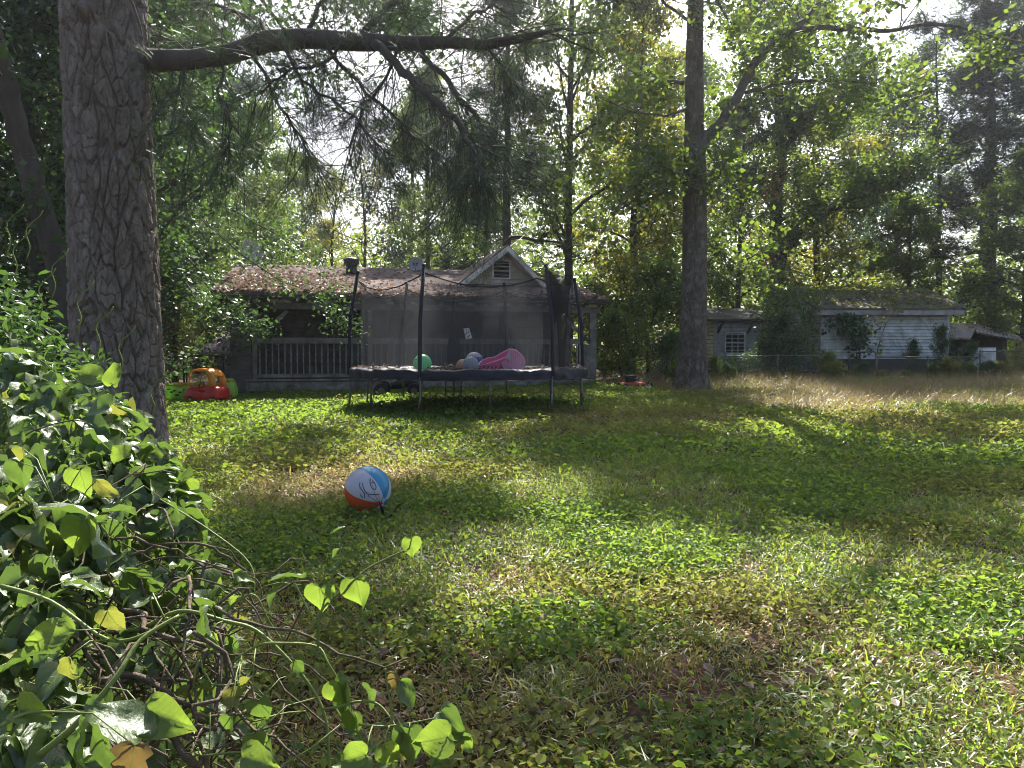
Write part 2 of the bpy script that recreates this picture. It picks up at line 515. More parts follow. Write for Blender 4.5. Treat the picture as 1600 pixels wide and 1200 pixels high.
def make_tiles(cname, specs):
    c = bpy.data.collections.new(cname)
    for kind, seed, fine in specs:
        o = bpy.data.objects.new('grass_patch', tile(kind, seed, fine)); c.objects.link(o)
        o.name = 'grass_patch_%02d' % len(c.objects)
    return c

def scatter(name, coll, pts, idx, rot, scl, dry, label, kind='stuff'):
    me = bpy.data.meshes.new(name)
    me.vertices.add(len(pts)); me.vertices.foreach_set('co', np.asarray(pts, dtype=np.float32).ravel())
    for nm, ty, arr in (('idx', 'INT', idx), ('scl', 'FLOAT', scl), ('dry', 'FLOAT', dry)):
        a = me.attributes.new(nm, ty, 'POINT'); a.data.foreach_set('value', np.asarray(arr))
    a = me.attributes.new('rot', 'FLOAT_VECTOR', 'POINT'); a.data.foreach_set('vector', np.asarray(rot, dtype=np.float32).ravel())
    o = link(name, me, kind=kind, label=label)
    ng = bpy.data.node_groups.new(name + '_scatter', 'GeometryNodeTree')
    ng.interface.new_socket('Geometry', in_out='INPUT', socket_type='NodeSocketGeometry')
    ng.interface.new_socket('Geometry', in_out='OUTPUT', socket_type='NodeSocketGeometry')
    gi = ng.nodes.new('NodeGroupInput'); go = ng.nodes.new('NodeGroupOutput')
    m2p = ng.nodes.new('GeometryNodeMeshToPoints')
    iop = ng.nodes.new('GeometryNodeInstanceOnPoints'); iop.inputs['Pick Instance'].default_value = True
    ci = ng.nodes.new('GeometryNodeCollectionInfo'); ci.inputs['Collection'].default_value = coll
    ci.inputs['Separate Children'].default_value = True; ci.inputs['Reset Children'].default_value = True
    def attr(nm, ty):
        n = ng.nodes.new('GeometryNodeInputNamedAttribute'); n.data_type = ty; n.inputs['Name'].default_value = nm
        return [s for s in n.outputs if s.enabled][0]
    L = ng.links.new
    L(gi.outputs[0], m2p.inputs['Mesh']); L(m2p.outputs[0], iop.inputs['Points'])
    L(ci.outputs[0], iop.inputs['Instance']); L(attr('idx', 'INT'), iop.inputs['Instance Index'])
    L(attr('rot', 'FLOAT_VECTOR'), iop.inputs['Rotation']); L(attr('scl', 'FLOAT'), iop.inputs['Scale'])
    L(iop.outputs[0], go.inputs[0])
    mod = o.modifiers.new('scatter', 'NODES'); mod.node_group = ng
    return o

# (px, py, half width px, half height px, dryness)
DRY = [(560, 745, 150, 22, .75), (700, 740, 120, 22, .5), (800, 850, 90, 30, .55), (640, 1080, 150, 60, .8), (760, 960, 90, 30, .5),
       (950, 650, 120, 12, .7), (1060, 655, 90, 9, .9), (1050, 930, 150, 40, .45), (1240, 1010, 90, 40, .5), (1150, 1110, 120, 40, .55), (450, 770, 110, 25, .6), (860, 1180, 140, 40, .6),
       (1450, 760, 150, 12, .3), (1400, 830, 120, 14, .5), (500, 1150, 130, 60, .9), (770, 680, 120, 12, .4), (1290, 640, 160, 22, .8), (1500, 670, 120, 20, .8), (1180, 960, 60, 20, .5), (950, 1040, 60, 25, .5)]
LUSH = [(1300, 900, 200, 60, .5), (1000, 830, 150, 50, .4), (1200, 740, 200, 50, .3), (700, 900, 90, 40, .4), (400, 650, 160, 20, .4), (1000, 1150, 140, 50, .4), (850, 1000, 60, 40, .3), (650, 650, 300, 14, .2), (1480, 1000, 90, 60, .4), (430, 850, 120, 40, .5)]
def dryness(x, y):
    z = gzf(x, y)
    px, py = PX((x, y, z))
    d = .30 + .55 * (mnoise.noise(Vector((x * .55, y * .55, 3.1)))) + .35 * mnoise.noise(Vector((x * 1.7, y * 1.7, 7.7)))
    for (a, b, w, h, s) in DRY: d += .8 * s * math.exp(-((px - a) / w) ** 2 - ((py - b) / h) ** 2)
    for (a, b, w, h, s) in LUSH: d -= s * math.exp(-((px - a) / w) ** 2 - ((py - b) / h) ** 2)
    return d, px, py

def build_lawn():
    rng = np.random.default_rng(11)
    cf = make_tiles('grass_fine', [('grass', 1, True), ('grass', 2, True), ('grass', 3, True), ('weed', 4, True), ('weed', 5, True), ('weed', 6, True), ('thin', 7, True), ('thin', 8, True), ('tuft', 9, True), ('tuft', 10, True), ('sedge', 11, True)])
    cc = make_tiles('grass_coarse', [('grass', 21, False), ('grass', 22, False), ('grass', 23, False), ('weed', 24, False), ('weed', 25, False), ('thin', 27, False), ('thin', 28, False), ('tall', 29, False), ('tall', 30, False)])
    def run(y0, y1, sp, coll, nm, lab, fine):
        pts, idx, rot, scl, dr = [], [], [], [], []
        y = y0
        while y < y1:
            hw = .72 * y + 1.6
            for x in np.arange(-hw, hw, sp):
                xx = x + rng.uniform(-.5, .5) * sp; yy = y + rng.uniform(-.5, .5) * sp
                if 20.0 < yy and -7 < xx < 3 and yy > 20.3 + .25 * (xx + 6.8): continue
                d, px, py = dryness(xx, yy)
                r = rng.random()
                w = mnoise.noise(Vector((xx * .8 + 40, yy * .8, 1))) + .5 * mnoise.noise(Vector((xx * 2.5, yy * 2.5, 9)))
                if d + .25 * (r - .5) > .82: k = 'thin'
                elif w > .08: k = 'weed'
                else: k = 'grass'
                tallz = (not fine) and yy > 14.5 and xx > 3.5 + (20 - yy) * .35 + rng.normal(0, .8) and rng.random() < .75
                if tallz: k = 'tall'
                if yy > 19.5 and k == 'thin': k = 'weed'
                if fine:
                    i = {'grass': rng.integers(0, 3), 'weed': rng.integers(3, 6), 'thin': rng.integers(6, 8)}[k]
                else:
                    i = {'grass': rng.integers(0, 3), 'weed': rng.integers(3, 5), 'thin': rng.integers(5, 7), 'tall': rng.integers(7, 9)}[k]
                pts.append((xx, yy, gzf(xx, yy))); idx.append(int(i))
                rot.append((0, 0, rng.random() * 6.28)); scl.append(rng.uniform(.8, 1.2) * (1.0 if not tallz else .75 + .35 * rng.random()))
                dr.append(max(0, min(1, d)))
                if fine and rng.random() < .17 and d < .85:
                    pts.append((xx + .1, yy, gzf(xx, yy))); idx.append(8 + int(rng.integers(0, 3))); rot.append((0, 0, rng.random() * 6)); scl.append(rng.uniform(.45, 1.05)); dr.append(max(0, d - .3))
            y += sp
        scatter(nm, coll, pts, idx, rot, scl, dr, lab)
    run(1.2, 9.2, .34, cf, 'lawn_grass', 'short mixed grass and clover-like weeds covering the near lawn', True)
    run(9.2, 25, .62, cc, 'meadow_grass', 'grass and tall dry stems covering the far lawn up to the house and fence', False)
build_lawn()

def build_litter():
    """fallen leaves lying on the grass: one of them large and brown"""
    rng = np.random.default_rng(5)
    pts = []
    for _ in range(700):
        y = 2.4 + 16 * rng.random() ** 1.5; x = rng.uniform(-.68, .68) * y
        pts.append((x, y, gzf(x, y) + rng.uniform(.03, .075)))
    v, n = leafquads(np.array(pts), .35, .055, rng, .7)
    link('fallen_leaves', np_mesh('fallen_leaves', v, leafquad_faces(n), M['leaf_dead']), kind='stuff', label='brown and tan fallen leaves scattered over the lawn')
build_litter()
# ================================================================== trees
def tubes_np(mb, pts, r0, r1, n):
    k = len(pts); mb.tube(pts, [r0 + (r1 - r0) * (i / (k - 1)) ** .8 for i in range(k)], n, cap=False)

def limb_path(rng, p0, d, L, seg, wob, grav=0.0):
    p = np.array(p0, float); d = np.array(d, float); d /= np.linalg.norm(d); out = [p.copy()]
    for i in range(seg):
        d = d + rng.normal(0, wob, 3) + np.array([0, 0, grav]); d /= np.linalg.norm(d)
        p = p + d * L / seg; out.append(p.copy())
    return out

def grow(seed, H=16, r0=.22, cb=3, cr=3.6, limbs=26, subs=5, twigs=4, lpt=36, leaf=.14, sig=.22, profile='round', up=.5, kind='leaf', droop=.2, wob=.12, trunk_only_to=None, bare=1.0):
    rng = np.random.default_rng(seed)
    mb = MB()
    tp = [np.array([0, 0, -.3])]; p = np.array([0, 0, 0.0]); drift = rng.normal(0, .02, 2)
    for i in range(11):
        tp.append(p.copy()); p = p + np.array([drift[0] + rng.normal(0, .05), drift[1] + rng.normal(0, .05), H / 10.5])
    rr = [r0 * 1.25] + [max(.02, r0 * (1 - (i / 11)) ** .75) for i in range(11)]
    mb.tube(tp, rr, 9, cap=False)
    tz = np.array([q[2] for q in tp]); tx = np.array([q[0] for q in tp]); ty = np.array([q[1] for q in tp])
    anchors = []
    for i in range(limbs):
        t = (i + rng.random()) / limbs
        z = cb + (H - cb) * t ** .9 * .98
        if profile == 'round': pr = math.sin(pi * min(1, (.18 + .82 * t)) ** .9) ** .6 if t < .98 else .2
        elif profile == 'cone': pr = 1.05 - .95 * t
        else: pr = .55 + .45 * math.sin(pi * t)
        L = max(.4, cr * pr * rng.uniform(.65, 1.15))
        a = i * 2.399 + rng.normal(0, .4)
        e = up * rng.uniform(.4, 1.4) + .5 * t * up
        d = (cos(a) * cos(e), sin(a) * cos(e), sin(e))
        c0 = (np.interp(z, tz, tx), np.interp(z, tz, ty), z)
        pth = limb_path(rng, c0, d, L, 5, wob, -.04 if kind == 'leaf' else -.02)
        rl = max(.018, r0 * .42 * (1 - .7 * t) * (L / cr))
        tubes_np(mb, pth, rl, .012, 5)
        for j in range(subs):
            u = .3 + .7 * (j + rng.random()) / subs; k = min(4, int(u * 5)); q = pth[k] + (pth[k + 1] - pth[k]) * (u * 5 - k)
            dd = np.array(pth[k + 1] - pth[k]); dd /= np.linalg.norm(dd)
            sd = dd + rng.normal(0, .75, 3); sd[2] += .1
            sl = L * rng.uniform(.22, .45)
            sp = limb_path(rng, q, sd, sl, 3, .2, -droop * .2)
            mb.tube(sp, [rl * .35 + .006, rl * .25 + .005, .006, .004], 3, cap=False)
            for w_ in range(twigs):
                uu = rng.random(); kk = min(2, int(uu * 3)); qq = sp[kk] + (sp[kk + 1] - sp[kk]) * (uu * 3 - kk)
                tw = qq + rng.normal(0, .16 * sl + .08, 3)
                anchors.append(tw)
    anchors = np.array(anchors)
    if bare < 1: anchors = anchors[rng.random(len(anchors)) < bare]
    n = len(anchors) * lpt
    cs = sig * (.6 + .9 * rng.random(len(anchors)))
    pos = np.repeat(anchors, lpt, 0) + rng.normal(0, 1, (n, 3)) * np.repeat(cs, lpt)[:, None] * np.array([1, 1, .7])
    pos[:, 2] = np.maximum(pos[:, 2], .05)
    if kind == 'leaf':
        v, f = rhomb(pos, .6, leaf, rng, .62, droop)
    else:   # needle tufts: narrow blades fanning from a point
        m = 7
        az = rng.random((n, m)) * 2 * pi; el = rng.uniform(-.5, 1.1, (n, m))
        D = np.stack([np.cos(az) * np.cos(el), np.sin(az) * np.cos(el), np.sin(el)], -1)
        Ln = leaf * (.7 + .6 * rng.random((n, m, 1)))
        sd = np.cross(D, rng.normal(0, 1, (n, m, 3))); sd /= np.linalg.norm(sd, axis=2)[..., None] + 1e-6
        wd = leaf * .055
        b = pos[:, None, :]
        v = np.stack([b - sd * wd, b + sd * wd, b + D * Ln], 2).reshape(-1, 3)
        f = np.arange(len(v)).reshape(-1, 3)
    return mb, v, f

PROTO = {}
def proto(key, tmat, cmat, **kw):
    mb, v, f = grow(**kw)
    PROTO[key] = (mb.mesh(key + '_trunk', tmat, True), np_mesh(key + '_crown', v, f, cmat))

proto('broad_a', M['bark_tree'], M['leaf_a'], seed=1, H=16, cr=3.8, cb=2.2, limbs=32, lpt=44, leaf=.18, sig=.24)
proto('broad_b', M['bark_tree'], M['leaf_a'], seed=2, H=16, cr=4.4, cb=3.0, limbs=30, lpt=42, leaf=.18, sig=.23, up=.6)
proto('broad_c', M['bark_tree'], M['leaf_b'], seed=3, H=14, cr=3.6, cb=1.6, limbs=28, subs=5, lpt=34, leaf=.17, sig=.26)
proto('open_d', M['bark_tree'], M['leaf_b'], seed=4, H=16, cr=4.8, cb=4.5, limbs=20, subs=6, lpt=16, leaf=.16, sig=.30, up=.7, r0=.2)
proto('pine_e', M['bark_tree'], M['needle'], seed=5, H=18, cr=2.9, cb=3.5, limbs=34, subs=5, twigs=4, lpt=13, leaf=.28, sig=.20, kind='pine', profile='cone', up=.08, droop=.3)
proto('pine_f', M['bark_tree'], M['needle'], seed=6, H=18, cr=3.4, cb=6.0, limbs=24, subs=5, twigs=4, lpt=13, leaf=.30, sig=.24, kind='pine', profile='mid', up=.18, droop=.2, r0=.2)
proto('thin_g', M['bark_tree'], M['leaf_b'], seed=7, H=9, cr=1.9, cb=1.5, limbs=22, subs=5, twigs=3, lpt=3, leaf=.11, sig=.15, up=.8, r0=.09)
proto('bush_h', M['bark_tree'], M['leaf_a'], seed=8, H=2.6, r0=.05, cr=1.5, cb=.1, limbs=20, subs=4, twigs=4, lpt=16, leaf=.12, sig=.16, up=.6)
proto('bush_i', M['bark_tree'], M['leaf_c'], seed=9, H=3.6, r0=.05, cr=1.9, cb=.15, limbs=22, subs=5, twigs=4, lpt=18, leaf=.12, sig=.18, up=.7)

def add_tree(key, name, label, x, y, H=None, sx=1.0, rot=None, mat=None, group=None, cat='tree', z=None, seed=0):
    tm, cm = PROTO[key]
    r = random.Random(hash((round(x, 2), round(y, 2))) & 0xffff)
    base = {'broad_a': 16, 'broad_b': 16, 'broad_c': 14, 'open_d': 16, 'pine_e': 18, 'pine_f': 18, 'thin_g': 9, 'bush_h': 2.6, 'bush_i': 3.6}[key]
    s = (H or base) / base
    t = thing(name, label, cat, (x, y, gzf(x, y) if z is None else z), rot if rot is not None else r.uniform(0, 6.28), group)
    t.scale = (s * sx, s * sx, s)
    a = link('trunk' if cat == 'tree' else 'stem', tm, t); b = link('crown' if cat == 'tree' else 'foliage', cm, t)
    if mat:
        b.material_slots[0].link = 'OBJECT'; b.material_slots[0].material = M[mat]
    return t
def tpx(px, d): return ((px - 800) / F * d, d)

# (kind, px, depth, height, width, crown material, name, label, group)
TREES = [
 ('broad_a', 272, 22.5, 12.5, .78, 'leaf_c', 'leafy_tree', 'dark leafy tree standing behind the gate, beside the left end of the porch', None),
 ('broad_b', 205, 17.0, 13, .9, 'leaf_c', 'leafy_tree', 'dark leafy tree behind the big pine trunk, left of the gate', None),
 ('broad_a', 60, 14.0, 12, .85, 'leaf_c', 'leafy_tree', 'shadowy leafy tree at the left edge behind the leaning trunk', None),
 ('broad_b', -90, 16.0, 13, 1.0, 'leaf_c', 'leafy_tree', 'dark leafy tree at the far left edge, the outermost on that side', None),
 ('broad_c', 395, 31.0, 10.5, .95, 'leaf_a', 'leafy_tree', 'green tree with a few orange leaves rising behind the leaf-covered porch roof', None),
 ('broad_a', 250, 36.0, 17, 1.0, 'leaf_a', 'leafy_tree', 'tall green tree showing high behind the left half of the long pine limb', None),
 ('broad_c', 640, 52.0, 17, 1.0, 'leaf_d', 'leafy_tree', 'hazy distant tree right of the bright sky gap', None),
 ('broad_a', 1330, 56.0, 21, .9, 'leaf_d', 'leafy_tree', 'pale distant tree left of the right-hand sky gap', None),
 ('thin_g', 572, 32.0, 9.5, 1.0, 'leaf_b', 'bare_tree', 'thin nearly bare little tree against the white sky behind the roof vent', None),
 ('thin_g', 520, 36.0, 9.0, 1.2, 'leaf_b', 'bare_tree', 'wispy half-bare sapling just left of the thin bare tree behind the roof', None),
 ('broad_c', 505, 40.0, 7.5, .9, 'leaf_b', 'leafy_tree', 'low yellowing tree behind the roof below the bright sky gap', None),
 ('broad_a', 668, 33.0, 12.5, .80, 'leaf_a', 'leafy_tree', 'rounded green tree behind the satellite dish, left of the gable', None),
 ('pine_e', 790, 30.0, 19, .85, None, 'pine_tree', 'dark narrow pine rising straight behind the house gable', None),
 ('broad_b', 885, 29.0, 21, .62, 'leaf_a', 'leafy_tree', 'tall tree with a stout dark straight trunk just right of the gable', None),
 ('broad_c', 985, 29.5, 14, .85, 'leaf_b', 'leafy_tree', 'yellow-green tree with orange leaves between the gable and the big grey trunk', None),
 ('broad_a', 1000, 40.0, 17, .8, 'leaf_a', 'leafy_tree', 'tall green tree closing the view behind the yellow-green tree', None),
 ('broad_b', 1150, 31.0, 10.5, .9, 'leaf_a', 'leafy_tree', 'shorter leafy tree behind the low annex with the old window', None),
 ('broad_c', 1275, 37.0, 12.5, 1.15, 'leaf_b', 'leafy_tree', 'bushy yellow-green tree directly above the mossy shed roof', None),
 ('broad_c', 1085, 43.0, 16.5, .9, 'leaf_a', 'leafy_tree', 'tall tree half hidden behind the big grey trunk', None),
 ('pine_f', 1470, 34.0, 15, .85, None, 'pine_tree', 'pine with layered boughs standing clear against the sky right of the shed', None),
 ('broad_a', 1420, 31.0, 6.8, 1.2, 'leaf_a', 'leafy_tree', 'low bright green tree over the right end of the mossy roof', None),
 ('pine_e', 1548, 32.0, 17, 1.1, None, 'pine_tree', 'dense dark evergreen over the rusty lean-to roof', None),
 ('broad_a', 1600, 27.5, 7.5, 1.2, 'leaf_a', 'leafy_tree', 'low leafy tree behind the right end of the chain-link fence', None),
 ('pine_f', 1640, 38.0, 21, 1.0, None, 'pine_tree', 'tallest dark pine at the right edge', None),
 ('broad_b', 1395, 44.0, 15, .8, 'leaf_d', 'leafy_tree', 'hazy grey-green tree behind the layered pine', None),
 ('open_d', 1530, 46.0, 24, .9, 'leaf_a', 'leafy_tree', 'very tall open tree whose crown reaches the top right corner', None),
 ('broad_b', 470, 50.0, 13, 1.1, 'leaf_a', 'leafy_tree', 'distant green tree behind the low yellowing tree', None),
 ('broad_a', 745, 46.0, 14, .9, 'leaf_a', 'leafy_tree', 'distant green tree between the rounded tree and the narrow pine', None),
 ('broad_b', 120, 44.0, 22, 1.1, 'leaf_a', 'leafy_tree', 'very tall tree behind the upper part of the big pine trunk', None),
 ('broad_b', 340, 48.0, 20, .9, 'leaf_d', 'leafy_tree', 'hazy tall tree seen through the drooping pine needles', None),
]
for (k, px, d, H, sx, mt, nm, lab, grp) in TREES:
    x, y = tpx(px, d); add_tree(k, nm, lab, x, y, H, sx, None, mt, grp)

BUSHES = [
 ('bush_h', 975, 24.5, 2.0, .9, 'leaf_a', 'bright green bush between the porch corner and the big grey trunk'),
 ('bush_i', 1010, 27.0, 3.6, 1.0, 'leaf_a', 'taller bush behind the red lawn mower'),
 ('bush_h', 945, 27.5, 3.0, .9, 'leaf_a', 'bush growing right against the back corner of the porch'),
 ('bush_i', 1185, 24.0, 1.1, 1.1, 'leaf_c', 'dark tangled bush under the old annex window'),
 ('bush_i', 1228, 23.6, 1.9, .8, 'leaf_c', 'dark bush heaped on the fence left of the shed corner'),
 ('bush_h', 1290, 23.2, .8, .8, 'leaf_a', 'small bush on the fence just left of the little gate'),
 ('bush_i', 1425, 24.6, 1.1, .6, 'leaf_c', 'dark low shrub at the middle of the white shed wall'),
 ('bush_i', 1470, 24.2, 1.5, .55, 'leaf_c', 'dark shrub at the right corner of the white shed'),
 ('bush_h', 1510, 24.4, 1.0, .7, 'leaf_c', 'shrub in front of the rusty lean-to'),
 ('bush_h', 1595, 24.0, 1.0, .8, 'leaf_b', 'yellow-green shrub at the right end of the fence'),
 ('bush_h', 1118, 22.5, .7, .6, 'leaf_a', 'leafy shrub right beside the foot of the big grey trunk'),
 ('bush_h', 1035, 22.0, 1.3, .8, 'leaf_c', 'dark shrub left of the foot of the big grey trunk'),
 ('bush_i', 265, 22.5, 2.6, .9, 'leaf_b', 'yellowish bush seen through the dark pipe gate'),
 ('bush_i', 200, 20.5, 3.6, 1.2, 'leaf_c', 'dark bush behind the pine trunk beside the gate'),
 ('bush_i', 80, 16.0, 3.6, 1.3, 'leaf_c', 'dark bush at the left edge behind the vine heap'),
]
for (k, px, d, H, sx, mt, lab) in BUSHES:
    x, y = tpx(px, d); add_tree(k, 'bush', lab, x, y, H, sx, None, mt, None, 'bush')
for i in range(15):
    r_ = random.Random(i); px = 1125 + i * 33 + r_.uniform(-26, 26); x, y = tpx(px, 22.7 + r_.uniform(-.35, .1))
    add_tree('bush_h' if i % 3 else 'bush_i', 'weed_clump', 'low weed clump along the foot of the chain-link fence', x, y, r_.uniform(.25, .62), r_.uniform(.7, 1.5), None, ['leaf_a', 'leaf_c', 'leaf_b'][i % 3], 'weed clumps along the fence', 'weeds')

def build_woods():
    """far wood behind everything: one mass"""
    rng = np.random.default_rng(77)
    top = lambda px: np.interp(px, [-400, 0, 300, 430, 500, 600, 650, 740, 800, 1000, 1200, 1350, 1400, 1480, 1560, 1800, 2200], [100, 120, 260, 330, 420, 420, 330, 300, 250, 240, 300, 390, 440, 430, 330, 250, 250])
    n = 90000
    px = rng.uniform(-500, 2200, n); d = rng.uniform(52, 80, n)
    px += 0
    tp = top(px) + 45 * np.sin(px * .031) + 25 * np.sin(px * .083 + 1)
    x = (px - 800) / F * d
    zt = 1.55 + (553 - tp) / F * d
    z = 1.0 + (zt - 1.0) * rng.random(n) ** .8
    # clump
    q = np.stack([x, d, z], -1)
    cl = rng.normal(0, .5, (n // 15 + 1, 3)); c = q[::15][:len(cl)]
    q = np.repeat(c, 15, 0)[:n] + rng.normal(0, .75, (len(np.repeat(c, 15, 0)[:n]), 3))
    v, f = rhomb(q, .6, .42, rng, .7)
    link('far_woods', np_mesh('far_woods', v, f, M['leaf_a']), kind='stuff', label='far wood closing the view behind the yard as one leafy mass')
    # undergrowth mass behind the house and shed
    n = 90000
    px = rng.uniform(-300, 1900, n); d = rng.uniform(33, 50, n); x = (px - 800) / F * d
    h = 3.4 + 1.8 * np.sin(px * .02) ** 2 + .9 * np.sin(px * .07)
    z = gz(x, d) + h * rng.random(n) ** 1.2
    v, f = rhomb(np.stack([x, d, z], -1), .6, .22, rng, .7)
    link('undergrowth', np_mesh('undergrowth', v, f, M['leaf_a']), kind='stuff', label='dense undergrowth along the edge of the wood behind the house and shed')
build_woods()
# ================================================================== hero trees
def bark_mesh(name, zs, cx, cyy, rad, ncol, cell_w, cell_h, depth, mat, seed, flare=None, knots=()):
    """trunk surface whose plates are real relief; zs rows, cx/cyy/rad functions of z"""
    rng = np.random.default_rng(seed)
    th = np.linspace(0, 2 * pi, ncol, endpoint=False)
    TH, Z = np.meshgrid(th, zs)
    R = rad(Z)
    if flare is not None: R = R + flare(TH, Z)
    circ = 2 * pi * float(np.median(rad(zs)))
    def vor(cw, ch, warp, ax_, ay_):
        ncx = max(4, int(round(circ / cw)))
        u = TH / (2 * pi) * ncx; vv = Z / ch
        u = u + warp * np.sin(vv * 1.3 + 3 * np.sin(TH * 2)) + .3 * warp * np.sin(vv * 5.3 + TH * 5)
        vv = vv + warp * np.sin(TH * 5 + vv) + .4 * warp * np.sin(TH * 23)
        ncz = int(np.ceil((zs.max() - zs.min()) / ch)) + 16
        z0 = int(np.floor(vv.min())) - 2
        jx = rng.random((ncz, ncx)); jy = rng.random((ncz, ncx)); hid = rng.random((ncz, ncx)); tl = rng.normal(0, 1, (ncz, ncx))
        iu = np.floor(u).astype(int); iv = np.floor(vv).astype(int)
        F1 = np.full(u.shape, 9.0); F2 = np.full(u.shape, 9.0); ID = np.zeros(u.shape); TL = np.zeros(u.shape); DU = np.zeros(u.shape); DV = np.zeros(u.shape)
        for du in (-1, 0, 1):
            for dv in (-1, 0, 1):
                cu = iu + du; cv = iv + dv
                a = np.clip(cv - z0, 0, ncz - 1); b = cu % ncx
                dx = cu + .05 + .9 * jx[a, b] - u; dy = cv + .05 + .9 * jy[a, b] - vv
                D = np.sqrt((dx * ax_) ** 2 + (dy * ay_) ** 2)
                m = D < F1
                F2 = np.where(m, F1, np.minimum(F2, D)); ID = np.where(m, hid[a, b], ID); TL = np.where(m, tl[a, b], TL); DU = np.where(m, dx, DU); DV = np.where(m, dy, DV)
                F1 = np.where(m, D, F1)
        return F2 - F1, ID, TL, DU, DV
    e1, ID, TL, DU, DV = vor(cell_w * 1.35, cell_h * 1.7, .20, 1.15, .72)
    e2, ID2, TL2, DU2, DV2 = vor(cell_w * .62, cell_h * .62, .25, 1.1, .75)
    e3, ID3, _, _, _ = vor(cell_w * .25, cell_h * .2, .3, 1, .8)
    g1 = smooth(0, .13, e1); g2 = smooth(0, .10, e2)
    rag = .5 + .5 * ID3
    h = g1 * (.55 + .35 * ID + .20 * DU * TL) + .30 * g1 * g2 * (.4 + .9 * ID2 + .5 * DV2) + .10 * g1 * rag
    h = h - .28 * (1 - g2) * (ID2 < .55) * g1
    ID = .35 * ID + .40 * ID2 + .25 * ID3
    h += .05 * rng.normal(0, 1, h.shape)
    h += .12 * np.sin(TH * 31 + Z * 9) * .3
    for kz, kt, kr, kd in knots:
        dt = np.abs((TH - kt + pi) % (2 * pi) - pi) * R
        rr = np.sqrt(dt ** 2 + ((Z - kz) * .8) ** 2)
        R = R + kd * np.exp(-(rr / kr) ** 2) ; h = h + 1.3 * np.cos(rr / kr * 5) * np.exp(-(rr / kr) ** 2)
    RR = R + depth * (h - .7)
    X = cx(Z) + RR * np.cos(TH); Y = cyy(Z) + RR * np.sin(TH)
    v = np.stack([X, Y, Z], -1).reshape(-1, 3)
    nr = len(zs); i, j = np.meshgrid(np.arange(ncol), np.arange(nr - 1))
    a = (j * ncol + i).ravel(); b = (j * ncol + (i + 1) % ncol).ravel()
    f = np.stack([a, b, b + ncol, a + ncol], -1)
    me = np_mesh(name, v, f, mat, sm=True)
    at = me.attributes.new('plate', 'FLOAT', 'POINT'); at.data.foreach_set('value', ID.ravel().astype(np.float32))
    return me

def bark_mat(name, stops, fine=70, rough=.85):
    m, nt, out = new_mat(name)
    at = N(nt, 'ShaderNodeAttribute', attribute_type='GEOMETRY', attribute_name='plate')
    tc = N(nt, 'ShaderNodeTexCoord'); mp = N(nt, 'ShaderNodeMapping'); mp.inputs['Scale'].default_value = (1, 1, .3)
    nt.links.new(tc.outputs['Object'], mp.inputs[0])
    n1 = noise_tex(nt, fine, 6, .75, mp.outputs[0]); n2 = noise_tex(nt, 7, 5, .6, tc.outputs['Object'])
    f = math_n(nt, 'ADD', math_n(nt, 'MULTIPLY', at.outputs['Fac'], .24), math_n(nt, 'ADD', math_n(nt, 'MULTIPLY', n1, .55), math_n(nt, 'MULTIPLY', n2, .35)))
    col = ramp(nt, f, stops)
    p = N(nt, 'ShaderNodeBsdfPrincipled'); nt.links.new(col, p.inputs['Base Color'])
    p.inputs['Roughness'].default_value = rough; p.inputs['Specular IOR Level'].default_value = .2
    b = N(nt, 'ShaderNodeBump'); b.inputs['Strength'].default_value = .8; b.inputs['Distance'].default_value = .006
    nt.links.new(n1, b.inputs['Height']); nt.links.new(b.outputs[0], p.inputs['Normal'])
    nt.links.new(p.outputs[0], out.inputs[0])
    return m
M['bark_pine'] = bark_mat('bark_pine', [(.3, (.075, .058, .046)), (.5, (.145, .115, .092)), (.62, (.205, .17, .145)), (.8, (.31, .28, .25))])
M['bark_mid'] = bark_mat('bark_mid', [(.34, (.04, .028, .02)), (.48, (.085, .062, .047)), (.6, (.13, .105, .085)), (.78, (.26, .24, .21))], fine=40)

def needles_on(mb_twigs, pts, rng, per, ln, wd, spread=.5, gravity=-.25):
    """needle fascicles: blades fanning round points; pts list of (pos, dir)"""
    P = np.array([p for p, d in pts]); D0 = np.array([d for p, d in pts]); D0 /= np.linalg.norm(D0, axis=1)[:, None] + 1e-9
    n = len(P)
    D = D0[:, None, :] * .8 + rng.normal(0, spread, (n, per, 3)); D[..., 2] += gravity
    D /= np.linalg.norm(D, axis=2)[..., None]
    L = ln * (.6 + .7 * rng.random((n, per, 1)))
    s = np.cross(D, rng.normal(0, 1, (n, per, 3))); s /= np.linalg.norm(s, axis=2)[..., None] + 1e-6
    b = P[:, None, :] + rng.normal(0, .02, (n, per, 3))
    v = np.stack([b - s * wd, b + s * wd, b + D * L], 2).reshape(-1, 3)
    return v, np.arange(len(v)).reshape(-1, 3)

